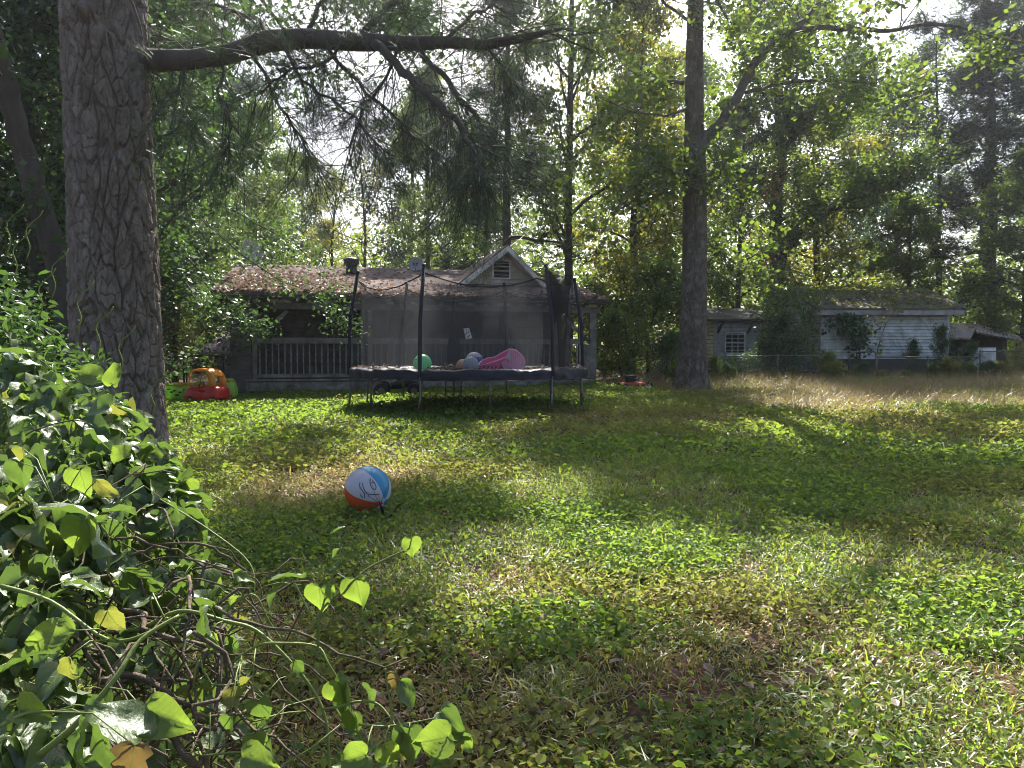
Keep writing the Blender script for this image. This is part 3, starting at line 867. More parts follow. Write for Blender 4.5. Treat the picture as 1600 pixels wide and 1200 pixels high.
def build_pine():
    d0 = 6.6
    base = W(172, 800, d0)
    t = thing('pine_tree', 'huge foreground pine trunk with thick plated bark and one long drooping limb', 'tree', (0, 0, 0))
    cx0 = (170 - 800) / F * d0
    zs = np.concatenate([np.linspace(-.2, 4.7, 640), np.linspace(4.75, 17, 60)])
    cx = lambda z: -3.29 - .0245 * z + .008 * np.sin(z * .9)
    cyy = lambda z: d0 + .02 * z
    rad = lambda z: np.interp(z, [-.3, .2, .6, 1.2, 1.8, 3.0, 4.5, 9, 17], [.45, .40, .365, .345, .335, .320, .312, .25, .10])
    def fl(TH, Z):
        return .16 * np.exp(-np.maximum(Z, 0) / .22) * (.5 + .5 * np.cos(TH * 5 + .6)) ** 2
    me = bark_mesh('trunk', zs, cx, cyy, rad, 380, .085, .19, .040, M['bark_pine'], 3, fl, knots=[(4.28, 4.75, .14, .05), (1.9, 4.6, .07, .03)])
    link('trunk', me, t)
    # the limb: long, near horizontal, then rising a little
    def Wp(px, py, d): return W(px, py, d * np.interp(px, [240, 880], [1, .70]))
    limb = [Wp(160, 99, 6.78), Wp(222, 96, 6.74), Wp(240, 95, 6.72), Wp(300, 93, 6.65), Wp(360, 84, 6.8), Wp(420, 64, 7.0), Wp(480, 60, 7.2), Wp(560, 66, 7.4), Wp(640, 68, 7.6), Wp(700, 66, 7.8), Wp(760, 70, 8.0), Wp(815, 60, 8.2), Wp(880, 44, 8.4)]
    lr = [.12, .12, .095, .078, .078, .086, .078, .070, .056, .046, .040, .032, .012]
    mb = MB(); mb.tube(limb, lr, 12)
    rng = np.random.default_rng(8)
    subs = [  # drooping boughs: pixel paths with depth, radius
        ([(590, 66, 7.4), (625, 110, 7.3), (680, 160, 7.2), (720, 200, 7.1), (742, 240, 7.0), (735, 285, 6.95)], .036),
        ([(650, 68, 7.6), (700, 130, 7.8), (750, 190, 8.0), (772, 235, 8.1), (745, 262, 8.2)], .022),
        ([(395, 78, 6.9), (430, 150, 7.1), (470, 215, 7.3), (500, 275, 7.4)], .014),
        ([(500, 62, 7.2), (560, 130, 7.5), (620, 190, 7.7), (668, 230, 7.9)], .016),
        ([(440, 60, 7.0), (470, 120, 6.8), (540, 170, 6.7), (600, 235, 6.6)], .012),
        ([(350, 86, 6.8), (345, 140, 6.7), (360, 200, 6.6), (352, 240, 6.6)], .010),
        ([(290, 92, 6.65), (283, 150, 6.5), (300, 210, 6.4)], .009),
        ([(560, 64, 7.4), (590, 20, 7.6), (640, -20, 7.9), (700, -60, 8.2)], .03),
        ([(430, 62, 7.0), (400, 30, 7.3), (350, 10, 7.8), (300, 5, 8.2)], .022),
        ([(480, 58, 7.2), (500, 10, 7.4), (540, -40, 7.7)], .02),
        ([(700, 64, 7.8), (740, 20, 7.9), (790, -10, 8.1)], .016),
        ([(345, 60, 7.4), (290, 70, 7.2), (240, 55, 7.0)], .012),
        ([(760, 70, 8.0), (790, 110, 8.2), (800, 140, 8.3)], .009),
        ([(620, 68, 7.5), (600, 130, 7.3), (560, 175, 7.1), (545, 230, 7.0)], .012),
        ([(540, 66, 7.3), (500, 100, 7.0), (450, 110, 6.8), (400, 150, 6.6)], .012),
    ]
    tips = []
    for path, r in subs:
        P = [Wp(*q) for q in path]
        # smooth resample
        P2 = []
        for i in range(len(P) - 1):
            for k in range(4):
                P2.append(P[i] + (P[i + 1] - P[i]) * k / 4 + rng.normal(0, .012, 3))
        P2.append(P[-1])
        mb.tube(P2, [r * (1 - .7 * i / (len(P2) - 1)) + .003 for i in range(len(P2))], 6)
        heavy = 5 if r > .012 else 3
        for i in range(2, len(P2)):
            for _ in range(heavy if i > 4 else 3):
                dd = rng.normal(0, .6, 3) + np.array([0.1, 0, -.45]) + (P2[i] - P2[i - 1]) / (np.linalg.norm(P2[i] - P2[i - 1]) + 1e-6) * .5
                L = rng.uniform(.2, .75)
                tw = limb_path(rng, P2[i], dd, L, 3, .18, -.08)
                mb.tube(tw, [.005, .004, .003, .002], 3, cap=False)
                for k in range(1, 4):
                    for _ in range(2): tips.append((tw[k] + rng.normal(0, .025, 3), tw[k] - tw[k - 1]))
    # fine twigs directly on the limb
    for i in range(1, len(limb) - 1):
        for _ in range(14):
            q = limb[i] + (limb[i + 1] - limb[i]) * rng.random()
            dd = rng.normal(0, .7, 3) + np.array([.1, 0, rng.choice([-.5, .6])])
            tw = limb_path(rng, q, dd, rng.uniform(.2, .75), 4, .2, -.05)
            mb.tube(tw, [.007, .005, .004, .003, .002], 3, cap=False)
            if i > 3 or rng.random() < .3:
                for k in range(1, 5): tips.append((tw[k] + rng.normal(0, .03, 3), tw[k] - tw[k - 1]))
    # the crown overhead, out of the photograph's frame
    for i in range(26):
        z = rng.uniform(8.5, 17); a = i * 2.4
        L = (18.5 - z) * .42 * rng.uniform(.6, 1)
        P = limb_path(rng, (cx(z), cyy(z), z), (cos(a), sin(a), .15), L, 5, .12, .0)
        mb.tube(P, [.05, .04, .03, .02, .012, .008], 5, cap=False)
        for _ in range(26):
            u = rng.uniform(.3, 1) * 4.99; k = int(u); q = P[k] + (P[k + 1] - P[k]) * (u - k) + rng.normal(0, .28, 3)
            for _ in range(3): tips.append((q + rng.normal(0, .08, 3), rng.normal(0, 1, 3)))
    lo = [p for p in tips if p[0][2] < 7.5]; hi = [p for p in tips if p[0][2] >= 7.5]
    part('limb', mb, M['bark_tree'], t, True)
    v1, f1 = needles_on(None, lo, rng, 13, .135, .0014, .5, -.18)
    v2, f2 = needles_on(None, hi, rng, 12, .30, .008, .8, 0)
    v = np.concatenate([v1, v2]); f = np.concatenate([f1, f2 + len(v1)])
    link('needles', np_mesh('needles', v, f, M['needle']), t, kind='stuff')
build_pine()

def crown_cloud(rng, centres, n_per, leaf, aspect=.65):
    """centres: (pos, rx, rz, n)"""
    out = []
    for c, rx, rz, n in centres:
        m = max(3, n // 24)
        a = np.asarray(c) + rng.normal(0, 1, (m, 3)) * np.array([rx, rx, rz]) * .55
        q = np.repeat(a, 24, 0) + rng.normal(0, 1, (m * 24, 3)) * .22
        out.append(q)
    return np.concatenate(out)

def build_mid_tree():
    d0 = 20.0
    t = thing('tall_tree', 'tall grey-barked tree with a forked limb sweeping to the right, beside the fence', 'tree')
    bx = (1079 - 800) / F * d0; g = gzf(bx, d0)
    zs = np.concatenate([np.linspace(g - .3, 11.5, 330), np.linspace(11.6, 21, 40)])
    cx = lambda z: bx + .012 * (z - g) + .05 * np.sin(z * .5)
    cyy = lambda z: d0 + .01 * z
    rad = lambda z: np.interp(z - g, [-.3, .1, .6, 1.5, 3, 5.6, 6.4, 9, 13, 20], [.50, .42, .36, .33, .30, .285, .235, .20, .15, .05])
    fl = lambda TH, Z: .12 * np.exp(-np.maximum(Z - g, 0) / .25) * (.5 + .5 * np.cos(TH * 4 + 1)) ** 2
    me = bark_mesh('trunk', zs, cx, cyy, rad, 150, .12, .26, .022, M['bark_mid'], 9, fl)
    link('trunk', me, t)
    rng = np.random.default_rng(19)
    mb = MB(); leaves = []; cen = []
    big = [(1086, 250, 20), (1103, 214, 19.9), (1128, 189, 19.8), (1153, 151, 19.7), (1172, 113, 19.6), (1191, 82, 19.5), (1214, 60, 19.4), (1241, 47, 19.3), (1279, 42, 19.2), (1342, 47, 19.0), (1405, 47, 18.8), (1462, 35, 18.6)]
    limbs = [
        (big, .165, .035),
        ([(1241, 47, 19.3), (1268, 20, 19.3), (1295, -20, 19.5), (1330, -90, 19.7)], .08, .04),
        ([(1440, 38, 18.6), (1500, 40, 18.4), (1560, 60, 18.2), (1620, 70, 18.0)], .05, .02),
        ([(1165, 145, 19.6), (1215, 130, 19.8), (1300, 125, 20.2), (1370, 130, 20.4)], .05, .02),
        ([(1068, 130, 20.1), (1030, 125, 20.3), (990, 135, 20.6)], .06, .02),
        ([(1085, 40, 20.1), (1055, 15, 19.8), (1010, -15, 19.5), (960, -50, 19.2)], .05, .02),
        ([(1085, 300, 19.8), (1120, 280, 19.4), (1130, 262, 19.2), (1110, 245, 19.0)], .03, .012),
        ([(1082, 285, 20), (1040, 275, 20.1), (1010, 285, 20.1), (985, 320, 20.2), (960, 330, 20.3)], .035, .01),
        ([(1082, 230, 20), (1050, 250, 19.6), (1010, 262, 19.4), (980, 300, 19.3)], .03, .008),
        ([(1080, 170, 20.1), (1040, 180, 20), (985, 175, 19.8), (930, 150, 19.6)], .04, .01),
        ([(1090, 420, 20), (1160, 445, 20.5), (1200, 420, 20.8)], .02, .008),
    ]
    for path, r0, r1 in limbs:
        P = [W(*q) for q in path]; P2 = []
        for i in range(len(P) - 1):
            for k in range(4): P2.append(P[i] + (P[i + 1] - P[i]) * k / 4 + rng.normal(0, .02, 3))
        P2.append(P[-1]); n = len(P2)
        mb.tube(P2, [r0 + (r1 - r0) * (i / (n - 1)) ** .8 for i in range(n)], 9)
        if True:
            for i in range(n // 2, n, 4 if r0 > .2 else (3 if r0 > .04 else 2)):
                for _ in range(2):
                    tw = limb_path(rng, P2[i], rng.normal(0, .8, 3) + np.array([0, 0, .3]), rng.uniform(.5, 1.6), 5, .25, .02)
                    mb.tube(tw, [.018, .014, .011, .008, .006, .004], 4, cap=False)
                    for k in (3, 4, 5):
                        if rng.random() < .30: cen.append((tw[k], .28, .22, 16 + int(rng.integers(0, 30))))
    for c, m in (((1290, 120, 19.8), 4), ((1345, 100, 20.2), 6), ((1395, 135, 20.3), 6), ((1115, 140, 20.2), 3), ((1125, 190, 20.0), 2), ((940, 150, 19.6), 2)):
        for _ in range(m): cen.append((W(*c) + rng.normal(0, 1, 3) * np.array([.55, .5, .35]), .3, .25, 40))
    # canopy over the lawn and above the frame: shades the grass as in the photograph
    SH = [(1150, 745, 1.5, 11.0, 640), (1330, 760, 1.5, 12.0, 700), (1500, 730, 1.5, 12.0, 560), (1250, 810, 1.1, 12.5, 360), (1450, 815, 1.1, 12.8, 320), (1010, 790, .8, 13.0, 170), (1050, 690, 1.0, 10.5, 160),
          (960, 1130, .5, 14.5, 110), (1080, 1130, .5, 14.5, 120), (1560, 660, 1.4, 10.8, 340), (1350, 680, 1.2, 10.2, 160)]
    for px, py, rx, h, n in SH:
        gp = G(px, py); s = (h - gp[2]) / S[2]; c = gp + S * s
        st = np.array([cx(c[2] - 2.5), cyy(0), max(11.2, c[2] - 1.5)])
        P = [st + (c - st) * k / 5 + np.array([0, 0, .7 * sin(pi * k / 5)]) + rng.normal(0, .08, 3) * (0 < k < 5) for k in range(6)]
        mb.tube(P, [.10, .085, .07, .05, .035, .02], 6, cap=False)
        for _ in range(10):
            tw = limb_path(rng, P[4] + (P[5] - P[4]) * rng.random(), rng.normal(0, 1, 3) * np.array([1, 1, .3]), rx * .9, 4, .2)
            mb.tube(tw, [.02, .015, .01, .007, .004], 3, cap=False)
        m = n // 22
        for _ in range(m):
            o = rng.normal(0, .5, 3) * np.array([rx, rx * 1.35, .5])
            cen.append((c + o, .2, .14, 24))
    q = crown_cloud(rng, cen, 0, 0)
    part('limb', mb, M['bark_grey'], t, True)
    v, f = rhomb(q, .55, .15, rng, .75, .2)
    link('crown', np_mesh('crown', v, f, M['leaf_a']), t, kind='stuff')
build_mid_tree()

def build_side_oak():
    """tree beside the house, left: its unseen limbs over the lawn are added to shade it"""
    t = thing('leaning_tree', 'dark leaning trunk at the left edge behind the big pine', 'tree')
    rng = np.random.default_rng(31)
    mb = MB()
    path = [(135, 640, 12.5), (112, 520, 12.4), (95, 420, 12.3), (62, 320, 12.2), (38, 240, 12.0), (18, 160, 11.8), (4, 100, 11.6), (-20, 20, 11.5), (-30, -120, 11.5), (-20, -300, 11.7)]
    P = [W(*q) for q in path]; P2 = []
    for i in range(len(P) - 1):
        for k in range(3): P2.append(P[i] + (P[i + 1] - P[i]) * k / 3 + rng.normal(0, .01, 3))
    P2.append(P[-1]); n = len(P2)
    mb.tube([np.array([P2[0][0], P2[0][1], gzf(P2[0][0], P2[0][1]) - .2])] + P2, [.27] + [.22 - .13 * i / n for i in range(n)], 10)
    part('trunk', mb, M['bark_tree'], t, True)
    mb = MB(); cen = []
    SH = [(470, 700, 1.3, 9.5, 420), (350, 740, 1.2, 9.0, 300), (430, 830, .8, 10.5, 330), (560, 830, .6, 11.0, 260), (660, 820, .5, 11.3, 220), (730, 800, .4, 11.3, 100), (610, 775, .4, 11.2, 130), (330, 670, 1.0, 8.5, 130), (500, 940, .5, 11.8, 150),
          (450, 1050, .5, 12.2, 130), (330, 900, .7, 11, 200)]  # unseen leaf clusters, set along the sun's rays to shade these lawn spots
    for px, py, rx, h, nn in SH:
        gp = G(px, py); s = (h - gp[2]) / S[2]; c = gp + S * s
        st = P2[-1] + np.array([0, 0, rng.uniform(-1.5, 0)])
        Q = [st + (c - st) * k / 6 + np.array([0, 0, .5 * sin(pi * k / 6)]) + rng.normal(0, .08, 3) * (0 < k < 6) for k in range(7)]
        mb.tube(Q, [.08, .07, .06, .05, .04, .03, .018], 6, cap=False)
        for _ in range(10):
            tw = limb_path(rng, Q[5] + (Q[6] - Q[5]) * rng.random(), rng.normal(0, 1, 3) * np.array([1, 1, .3]), rx, 4, .2)
            mb.tube(tw, [.018, .013, .01, .007, .004], 3, cap=False)
        for _ in range(nn // 14):
            cen.append((c + rng.normal(0, .5, 3) * np.array([rx, rx * 1.35, .4]), .2, .14, 24))
    # visible leafy sprays round the trunk
    for c, r, m in (((40, 120, 13), 1.0, 30), ((130, 60, 14), 1.0, 24), ((60, 380, 13), .8, 26), ((20, 250, 13.5), .8, 20), ((300, 40, 14.5), 1.3, 30)):
        for _ in range(m): cen.append((W(*c) + rng.normal(0, r, 3), .3, .25, 45))
    q = crown_cloud(rng, cen, 0, 0)
    part('limb', mb, M['bark_tree'], t, True)
    v, f = rhomb(q, .55, .12, rng, .7, .2)
    link('crown', np_mesh('crown', v, f, M['leaf_c']), t, kind='stuff')
build_side_oak()

def build_overhang():
    """sprays of the tree behind the gate that hang in front of the porch"""
    t = thing('overhanging_branch', 'leafy branch drooping over the porch roof edge from the tree on the left', 'branch')
    rng = np.random.default_rng(41); mb = MB(); cen = []
    paths = [[(300, 330, 19.5), (380, 400, 19.2), (440, 440, 19), (500, 460, 18.8), (530, 480, 18.7), (548, 515, 18.6)],
             [(290, 400, 19.5), (340, 450, 19.2), (385, 490, 19), (410, 525, 18.9)],
             [(290, 440, 19.6), (330, 500, 19.3), (350, 540, 19.2)],
             [(320, 300, 19.6), (400, 350, 19.3), (460, 380, 19.2), (500, 420, 19.1)]]
    for path in paths:
        P = [W(*q) for q in path]
        mb.tube(P, [.016 - .012 * i / (len(P) - 1) for i in range(len(P))], 5)
        for i in range(1, len(P)):
            for _ in range(5 if path is paths[1] or path is paths[2] else 3):
                q = P[i - 1] + (P[i] - P[i - 1]) * rng.random() + rng.normal(0, .16, 3)
                cen.append((q, .16, .12, 24))
    q = crown_cloud(rng, cen, 0, 0)
    part('stem', mb, M['bark_tree'], t, True)
    v, f = rhomb(q, .5, .10, rng, .6, .4)
    link('foliage', np_mesh('foliage', v, f, M['leaf_c']), t, kind='stuff')
build_overhang()

def build_open_tree():
    t = thing('leafy_tree', 'open tree with wide dark limbs and red leaves behind the shed', 'tree')
    rng = np.random.default_rng(52); mb = MB(); cen = []
    d = 32.0; x, y, g = at_ground(1212, d)
    tr = [(1210, 600, d), (1211, 460, d), (1213, 330, d), (1217, 260, d), (1218, 190, d), (1216, 110, d), (1212, 40, d), (1206, -40, d), (1200, -140, d)]
    P = [W(*q) for q in tr]; P[0] = np.array([P[0][0], d, g - .3])
    P2 = []
    for i in range(len(P) - 1):
        for k in range(3): P2.append(P[i] + (P[i + 1] - P[i]) * k / 3 + rng.normal(0, .03, 3))
    P2.append(P[-1]); n = len(P2)
    mb.tube(P2, [.30 - .22 * i / n for i in range(n)], 9)
    part('trunk', mb, M['bark_tree'], t, True)
    mb = MB()
    LB = [([(1212, 440, 32), (1235, 384, 31.5), (1280, 345, 31), (1323, 315, 30.5), (1370, 302, 30.3), (1418, 277, 30), (1432, 250, 30)], .13),
          ([(1216, 280, 32), (1232, 220, 31.6), (1262, 180, 31), (1310, 150, 30.5), (1360, 132, 30)], .10),
          ([(1216, 260, 32), (1250, 205, 32), (1300, 180, 32), (1345, 168, 32)], .07),
          ([(1218, 210, 32), (1240, 140, 32.2), (1250, 80, 32.5), (1275, 20, 33)], .09),
          ([(1217, 190, 32), (1190, 150, 31.8), (1160, 90, 31.5), (1140, 30, 31)], .08),
          ([(1216, 170, 32), (1236, 110, 32), (1246, 50, 32), (1290, -10, 32)], .06),
          ([(1212, 330, 32), (1180, 300, 32), (1150, 290, 31.5), (1125, 262, 31)], .06),
          ([(1213, 350, 32), (1250, 330, 32.5), (1290, 290, 33), (1345, 268, 33.5)], .06),
          ([(1216, 100, 32), (1190, 60, 32.5), (1175, 0, 33), (1150, -60, 33)], .06),
          ([(1216, 60, 32), (1270, -20, 31), (1340, -70, 30), (1400, -110, 30)], .07)]
    for path, r in LB:
        Q = [W(*q) for q in path]; Q2 = []
        for i in range(len(Q) - 1):
            for k in range(4): Q2.append(Q[i] + (Q[i + 1] - Q[i]) * k / 4 + rng.normal(0, .05, 3))
        Q2.append(Q[-1]); n = len(Q2)
        mb.tube(Q2, [r * (1 - .8 * i / n) for i in range(n)], 6)
        for i in range(3, n):
            for _ in range(3):
                tw = limb_path(rng, Q2[i], rng.normal(0, .8, 3) + np.array([0, 0, .5]) + (Q2[i] - Q2[i - 1]), rng.uniform(.6, 2.0), 5, .22, .03)
                mb.tube(tw, [.03, .022, .016, .012, .008, .005], 4, cap=False)
                for k in (2, 3, 4, 5):
                    if rng.random() < .42: cen.append((tw[k], .3, .25, 24))
    part('limb', mb, M['bark_tree'], t, True)
    q = crown_cloud(rng, cen, 0, 0)
    v, f = rhomb(q, .55, .15, rng, .7, .2)
    link('crown', np_mesh('crown', v, f, M['leaf_a']), t, kind='stuff')
    q = np.concatenate([W(px, py, 30.5) + rng.normal(0, .22, (26, 3)) for px, py in ((1205, 290), (1200, 300), (1207, 275), (1193, 305), (1225, 262), (1262, 400), (1195, 408), (1060, 0))[:7]])
    v, f = rhomb(q, .55, .15, rng, .7, .2)
    link('red_leaves', np_mesh('red_leaves', v, f, M['leaf_red']), t, kind='stuff', label='cluster of red-orange autumn leaves')
    q = np.concatenate([W(px, py, 29.0) + rng.normal(0, .45, (110, 3)) for px, py in ((810, 285), (790, 300), (830, 265), (1000, 250), (985, 240), (960, 350), (965, 335))])
build_open_tree()
# ================================================================== house
def boards_x(parent, mat, x0, x1, yf, z0, z1, h, rng, mesh_cache={}, tilt=.028, clip=None, name='board', thick=.018):
    """lapped clapboards on a wall facing -y, one object each. clip(z) -> (x0, x1)"""
    z = z0; k = 0
    while z < z1 - .02:
        zz = min(z + h - .006, z1)
        a, b = (x0, x1) if clip is None else clip((z + zz) / 2)
        if b - a > .05:
            segs = [(a, b)]
            if b - a > 3 and rng.random() < .7:
                c = a + (b - a) * rng.uniform(.3, .7); segs = [(a, c - .002), (c + .002, b)]
            for s0, s1 in segs:
                mb = MB(); dz = rng.uniform(-.003, .003); w = rng.uniform(-.003, .004)
                mb.add([(s0, yf - tilt - thick + w, z + dz), (s1, yf - tilt - thick + w, z - dz), (s1, yf, z - dz), (s0, yf, z + dz),
                        (s0, yf - thick * .3, zz), (s1, yf - thick * .3, zz), (s1, yf, zz), (s0, yf, zz)],
                       [(0, 1, 5, 4), (0, 3, 2, 1), (3, 7, 6, 2), (4, 5, 6, 7), (0, 4, 7, 3), (1, 2, 6, 5)])
                part(name, mb, mat, parent)
        z += h; k += 1

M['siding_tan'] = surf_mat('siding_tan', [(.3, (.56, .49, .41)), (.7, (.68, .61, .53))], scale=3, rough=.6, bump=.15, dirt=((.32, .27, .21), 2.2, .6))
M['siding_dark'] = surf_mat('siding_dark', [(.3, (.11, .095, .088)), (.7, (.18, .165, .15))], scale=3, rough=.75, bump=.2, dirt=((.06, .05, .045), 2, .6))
M['wood_grey'] = surf_mat('wood_grey', [(.3, (.20, .185, .17)), (.6, (.32, .30, .28)), (.8, (.42, .40, .38))], scale=3, rough=.85, bump=.5, bscale=30, stretch=(.15, 1, 1), dirt=((.09, .08, .06), 3, .6))
M['wood_dark'] = surf_mat('wood_dark', [(.3, (.07, .06, .05)), (.7, (.14, .125, .11))], scale=3, rough=.9, bump=.5, bscale=30, dirt=((.05, .06, .03), 3, .5))
M['trim'] = surf_mat('trim', [(.3, (.70, .67, .65)), (.7, (.82, .79, .76))], scale=4, rough=.55, bump=.1, dirt=((.25, .22, .18), 3, .5))
M['gutter'] = surf_mat('gutter', [(.3, (.03, .028, .026)), (.7, (.07, .065, .06))], scale=6, rough=.6, bump=.2)
M['peel'] = surf_mat('peel', [(.35, (.08, .075, .07)), (.5, (.10, .09, .085)), (.56, (.55, .54, .52)), (.8, (.65, .63, .6))], scale=2.6, rough=.7, bump=.3, detail=8)
M['shingle'] = surf_mat('shingle', [(.3, (.16, .11, .10)), (.55, (.24, .17, .155)), (.75, (.33, .25, .23))], scale=14, rough=.9, bump=.6, bscale=120, dirt=((.10, .075, .065), 1.4, .6))
M['black_gap'] = flat('dark_void', (.012, .011, .010), .8, .1)
M['glass_dark'] = flat('glass_dark', (.02, .022, .025), .08, .5)
M['black_metal'] = flat('black_metal', (.02, .02, .022), .45, .5, .3)
M['galv'] = surf_mat('galvanised', [(.3, (.11, .105, .10)), (.7, (.22, .21, .20))], scale=12, rough=.5, bump=.1, metal=.7, dirt=((.12, .08, .05), 8, .4))
M['dish'] = flat('dish', (.30, .31, .33), .5)

TH = radians(14)
H0 = np.array([-6.83, 20.2, 0]); U_ = np.array([cos(TH), sin(TH), 0]); V_ = np.array([-sin(TH), cos(TH), 0])
HZ = gzf(-4, 21) - .02
def hl(px, py, Y):
    d = W(px, py, 1.0) - CAM
    A = np.array([[d[0], -U_[0]], [d[1], -U_[1]]]); b = H0[:2] + Y * V_[:2] - CAM[:2]
    s, x = np.linalg.solve(A, b)
    return x, CAM[2] + s * d[2] - HZ

def build_house():
    rng = np.random.default_rng(2)
    t = thing('house', 'low house with a long dark porch, leaf-strewn shingle roof and a tan gable', 'house', (H0[0], H0[1], HZ), TH)
    XR, _ = hl(932, 500, 0)          # right end of the porch
    XL = 0.45
    zr_t = hl(700, 529, 0)[1]; zr_b = hl(700, 537.5, 0)[1]
    zb_t = hl(700, 583, 0)[1]; zb_b = hl(700, 588, 0)[1]
    zd = hl(700, 592, 0)[1]; zs0 = hl(700, 608, 0)[1]
    zbeam_t = hl(500, 474, 0)[1]; zbeam_b = hl(500, 483, 0)[1]
    ze = hl(500, 463, -.4)[1]
    # porch deck and skirt
    mb = MB(); mb.box(0, XR, .04, 2.4, zd - .05, zd); part('porch_floor', mb, M['wood_dark'], t)
    nb = 64; sh = None
    mb = MB(); mb.box(0, XR, -.02, .02, zs0, zd - .055); part('skirt_board', mb, M['wood_grey'], t)
    mb = MB(); mb.box(-.02, XR + .02, -.05, -.02, zd - .02, zd + .03); part('deck_edge', mb, M['wood_grey'], t)
    mb = MB()
    for x in np.linspace(.3, XR - .1, 6): mb.box(x - .07, x + .07, .1, .24, -.3, zd - .06)
    mb.box(0, XR, .5, .55, -.2, zs0 + .05)
    part('foundation', mb, M['black_gap'], t)
    # beam, gutter, eave
    mb = MB(); mb.box(-.15, XR + .1, -.04, .06, zbeam_b, zbeam_t); part('porch_beam', mb, M['wood_grey'], t)
    mb = MB(); mb.box(-.35, XR + .12, -.045, -.005, zbeam_t + .003, ze - .07); part('fascia', mb, M['peel'], t)
    mb = MB(); mb.box(-.45, XR + .2, -.45, -.33, ze - .07, ze); part('gutter', mb, M['gutter'], t)
    # roof of porch + left wing: from the eave up to the ridge
    yr = 6.2; zr = hl(590, 421, yr)[1]
    slope = (zr - ze) / (yr + .45)
    gx, gz_top = hl(790, 387, 2.1)
    xw = hl(850, 449, 2.1)[0] - gx
    zw = hl(700, 458, 2.1)[1]
    zw = hl(850, 449, 2.1)[1]
    xend = XR + .2
    roof = MB(); th_ = .05
    xl0 = -.75
    def zslope(y): return ze + .01 + slope * (y + .45)
    gl = gx - 1.6
    v = []
    def slab(x0, x1, y0, y1, mat_i=0):
        z0_, z1_ = zslope(y0), zslope(y1)
        roof.add([(x0, y0, z0_), (x1, y0, z0_), (x1, y1, z1_), (x0, y1, z1_), (x0, y0, z0_ + th_), (x1, y0, z0_ + th_), (x1, y1, z1_ + th_), (x0, y1, z1_ + th_)],
                 [(0, 3, 2, 1), (4, 5, 6, 7), (0, 1, 5, 4), (2, 3, 7, 6), (0, 4, 7, 3), (1, 2, 6, 5)])
    slab(xl0, xend, -.42, 2.2)
    slab(xl0, gx + .3, 2.2, yr)
    roof.add([(xl0, yr, zr), (gx, yr, zr), (gx, yr + 5, zr - 1.6), (xl0, yr + 5, zr - 1.6)], [(0, 1, 2, 3)])
    part('roof', roof, M['shingle'], t)
    # shingle courses: thin raised strips
    mb = MB()
    for k in range(26):
        y = -.3 + k * .25
        x1 = xend if y < 2.0 else gx - 1.2
        z_ = zslope(y) + th_ + .002
        mb.box(xl0, x1, y, y + .03, z_ - .01, z_ + .008)
    part('shingle_course', mb, M['shingle'], t, kind='stuff')
    # gable block
    gt = gz_top
    back = 9.0
    zlow = zslope(2.2) - .1
    xl_, zwl = hl(701, 457, 2.1); xwl = gx - xl_; sll = (gt - zwl) / xwl; slr = (gt - zw) / xw
    def edge_z(dx): return gt - (slr * dx if dx > 0 else -sll * dx)
    wl, wr = gx - xwl, gx + xw
    mb = MB(); mb.prism([(wl + .25, zlow - .6), (wr - .15, zlow - .6), (wr - .15, edge_z(xw - .15) - .12), (gx, gt - .13), (wl + .25, edge_z(-xwl + .25) - .12)], 2.25, back)
    gw = part('gable_wall', mb, M['siding_tan'], t)
    def clipg(z):
        dz_ = gt - .16 - z
        return (gx - min(dz_ / sll, xwl - .2), gx + min(dz_ / slr, xw - .15))
    boards_x(gw, M['siding_tan'], wl, wr, 2.25, zlow - .15, gt - .2, .118, rng, clip=clipg)
    # gable roof slabs
    for sgn, nm in ((-1, 'l'), (1, 'r')):
        mb = MB(); w_, s_ = (xwl, sll) if sgn < 0 else (xw + .12, slr); xe = gx + sgn * w_; zee = gt - s_ * w_
        a = (gx, gt); b = (xe, zee)
        pts = [(a[0], a[1]), (b[0], b[1]), (b[0], b[1] + .06), (a[0], a[1] + .07)]
        mb.prism(pts, 1.82, back + .3)
        part('gable_roof', mb, M['shingle'], t)
        mb = MB(); mb.prism([(gx, gt - .16), (xe, zee - .16), (xe, zee + .02), (gx, gt + .02)], 1.76, 1.818)
        part('rake_board', mb, M['trim'], t)
        mb = MB(); mb.prism([(gx, gt - .15), (xe, zee - .15), (xe, zee - .12), (gx, gt - .12)], 1.82, 2.24)
        part('soffit', mb, M['trim'], t)
    # vent with louvres
    vx0, vz1 = hl(771.5, 408, 2.2); vx1, vz0 = hl(795.5, 434, 2.2)
    mb = MB(); f_ = .045
    mb.box(vx0 - f_, vx0, 2.19, 2.235, vz0 - f_, vz1 + f_); mb.box(vx1, vx1 + f_, 2.19, 2.235, vz0 - f_, vz1 + f_)
    mb.box(vx0, vx1, 2.19, 2.235, vz1, vz1 + f_); mb.box(vx0, vx1, 2.19, 2.235, vz0 - f_, vz0)
    vf = part('vent', mb, M['trim'], t)
    mb = MB(); mb.box(vx0, vx1, 2.222, 2.232, vz0, vz1); part('vent_back', mb, M['black_gap'], vf)
    for k in range(7):
        z_ = vz0 + (vz1 - vz0) * (k + .5) / 7
        mb = MB(); mb.add([(vx0, 2.20, z_ - .02), (vx1, 2.20, z_ - .02), (vx1, 2.22, z_ + .02), (vx0, 2.22, z_ + .02)], [(0, 1, 2, 3)])
        part('louver', mb, M['gutter'], vf)
    # porch back wall
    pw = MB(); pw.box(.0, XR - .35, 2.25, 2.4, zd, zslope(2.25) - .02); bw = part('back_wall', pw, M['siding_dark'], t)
    boards_x(bw, M['siding_dark'], 0, XR - .35, 2.25, zd, zslope(2.2) - .06, .115, rng)
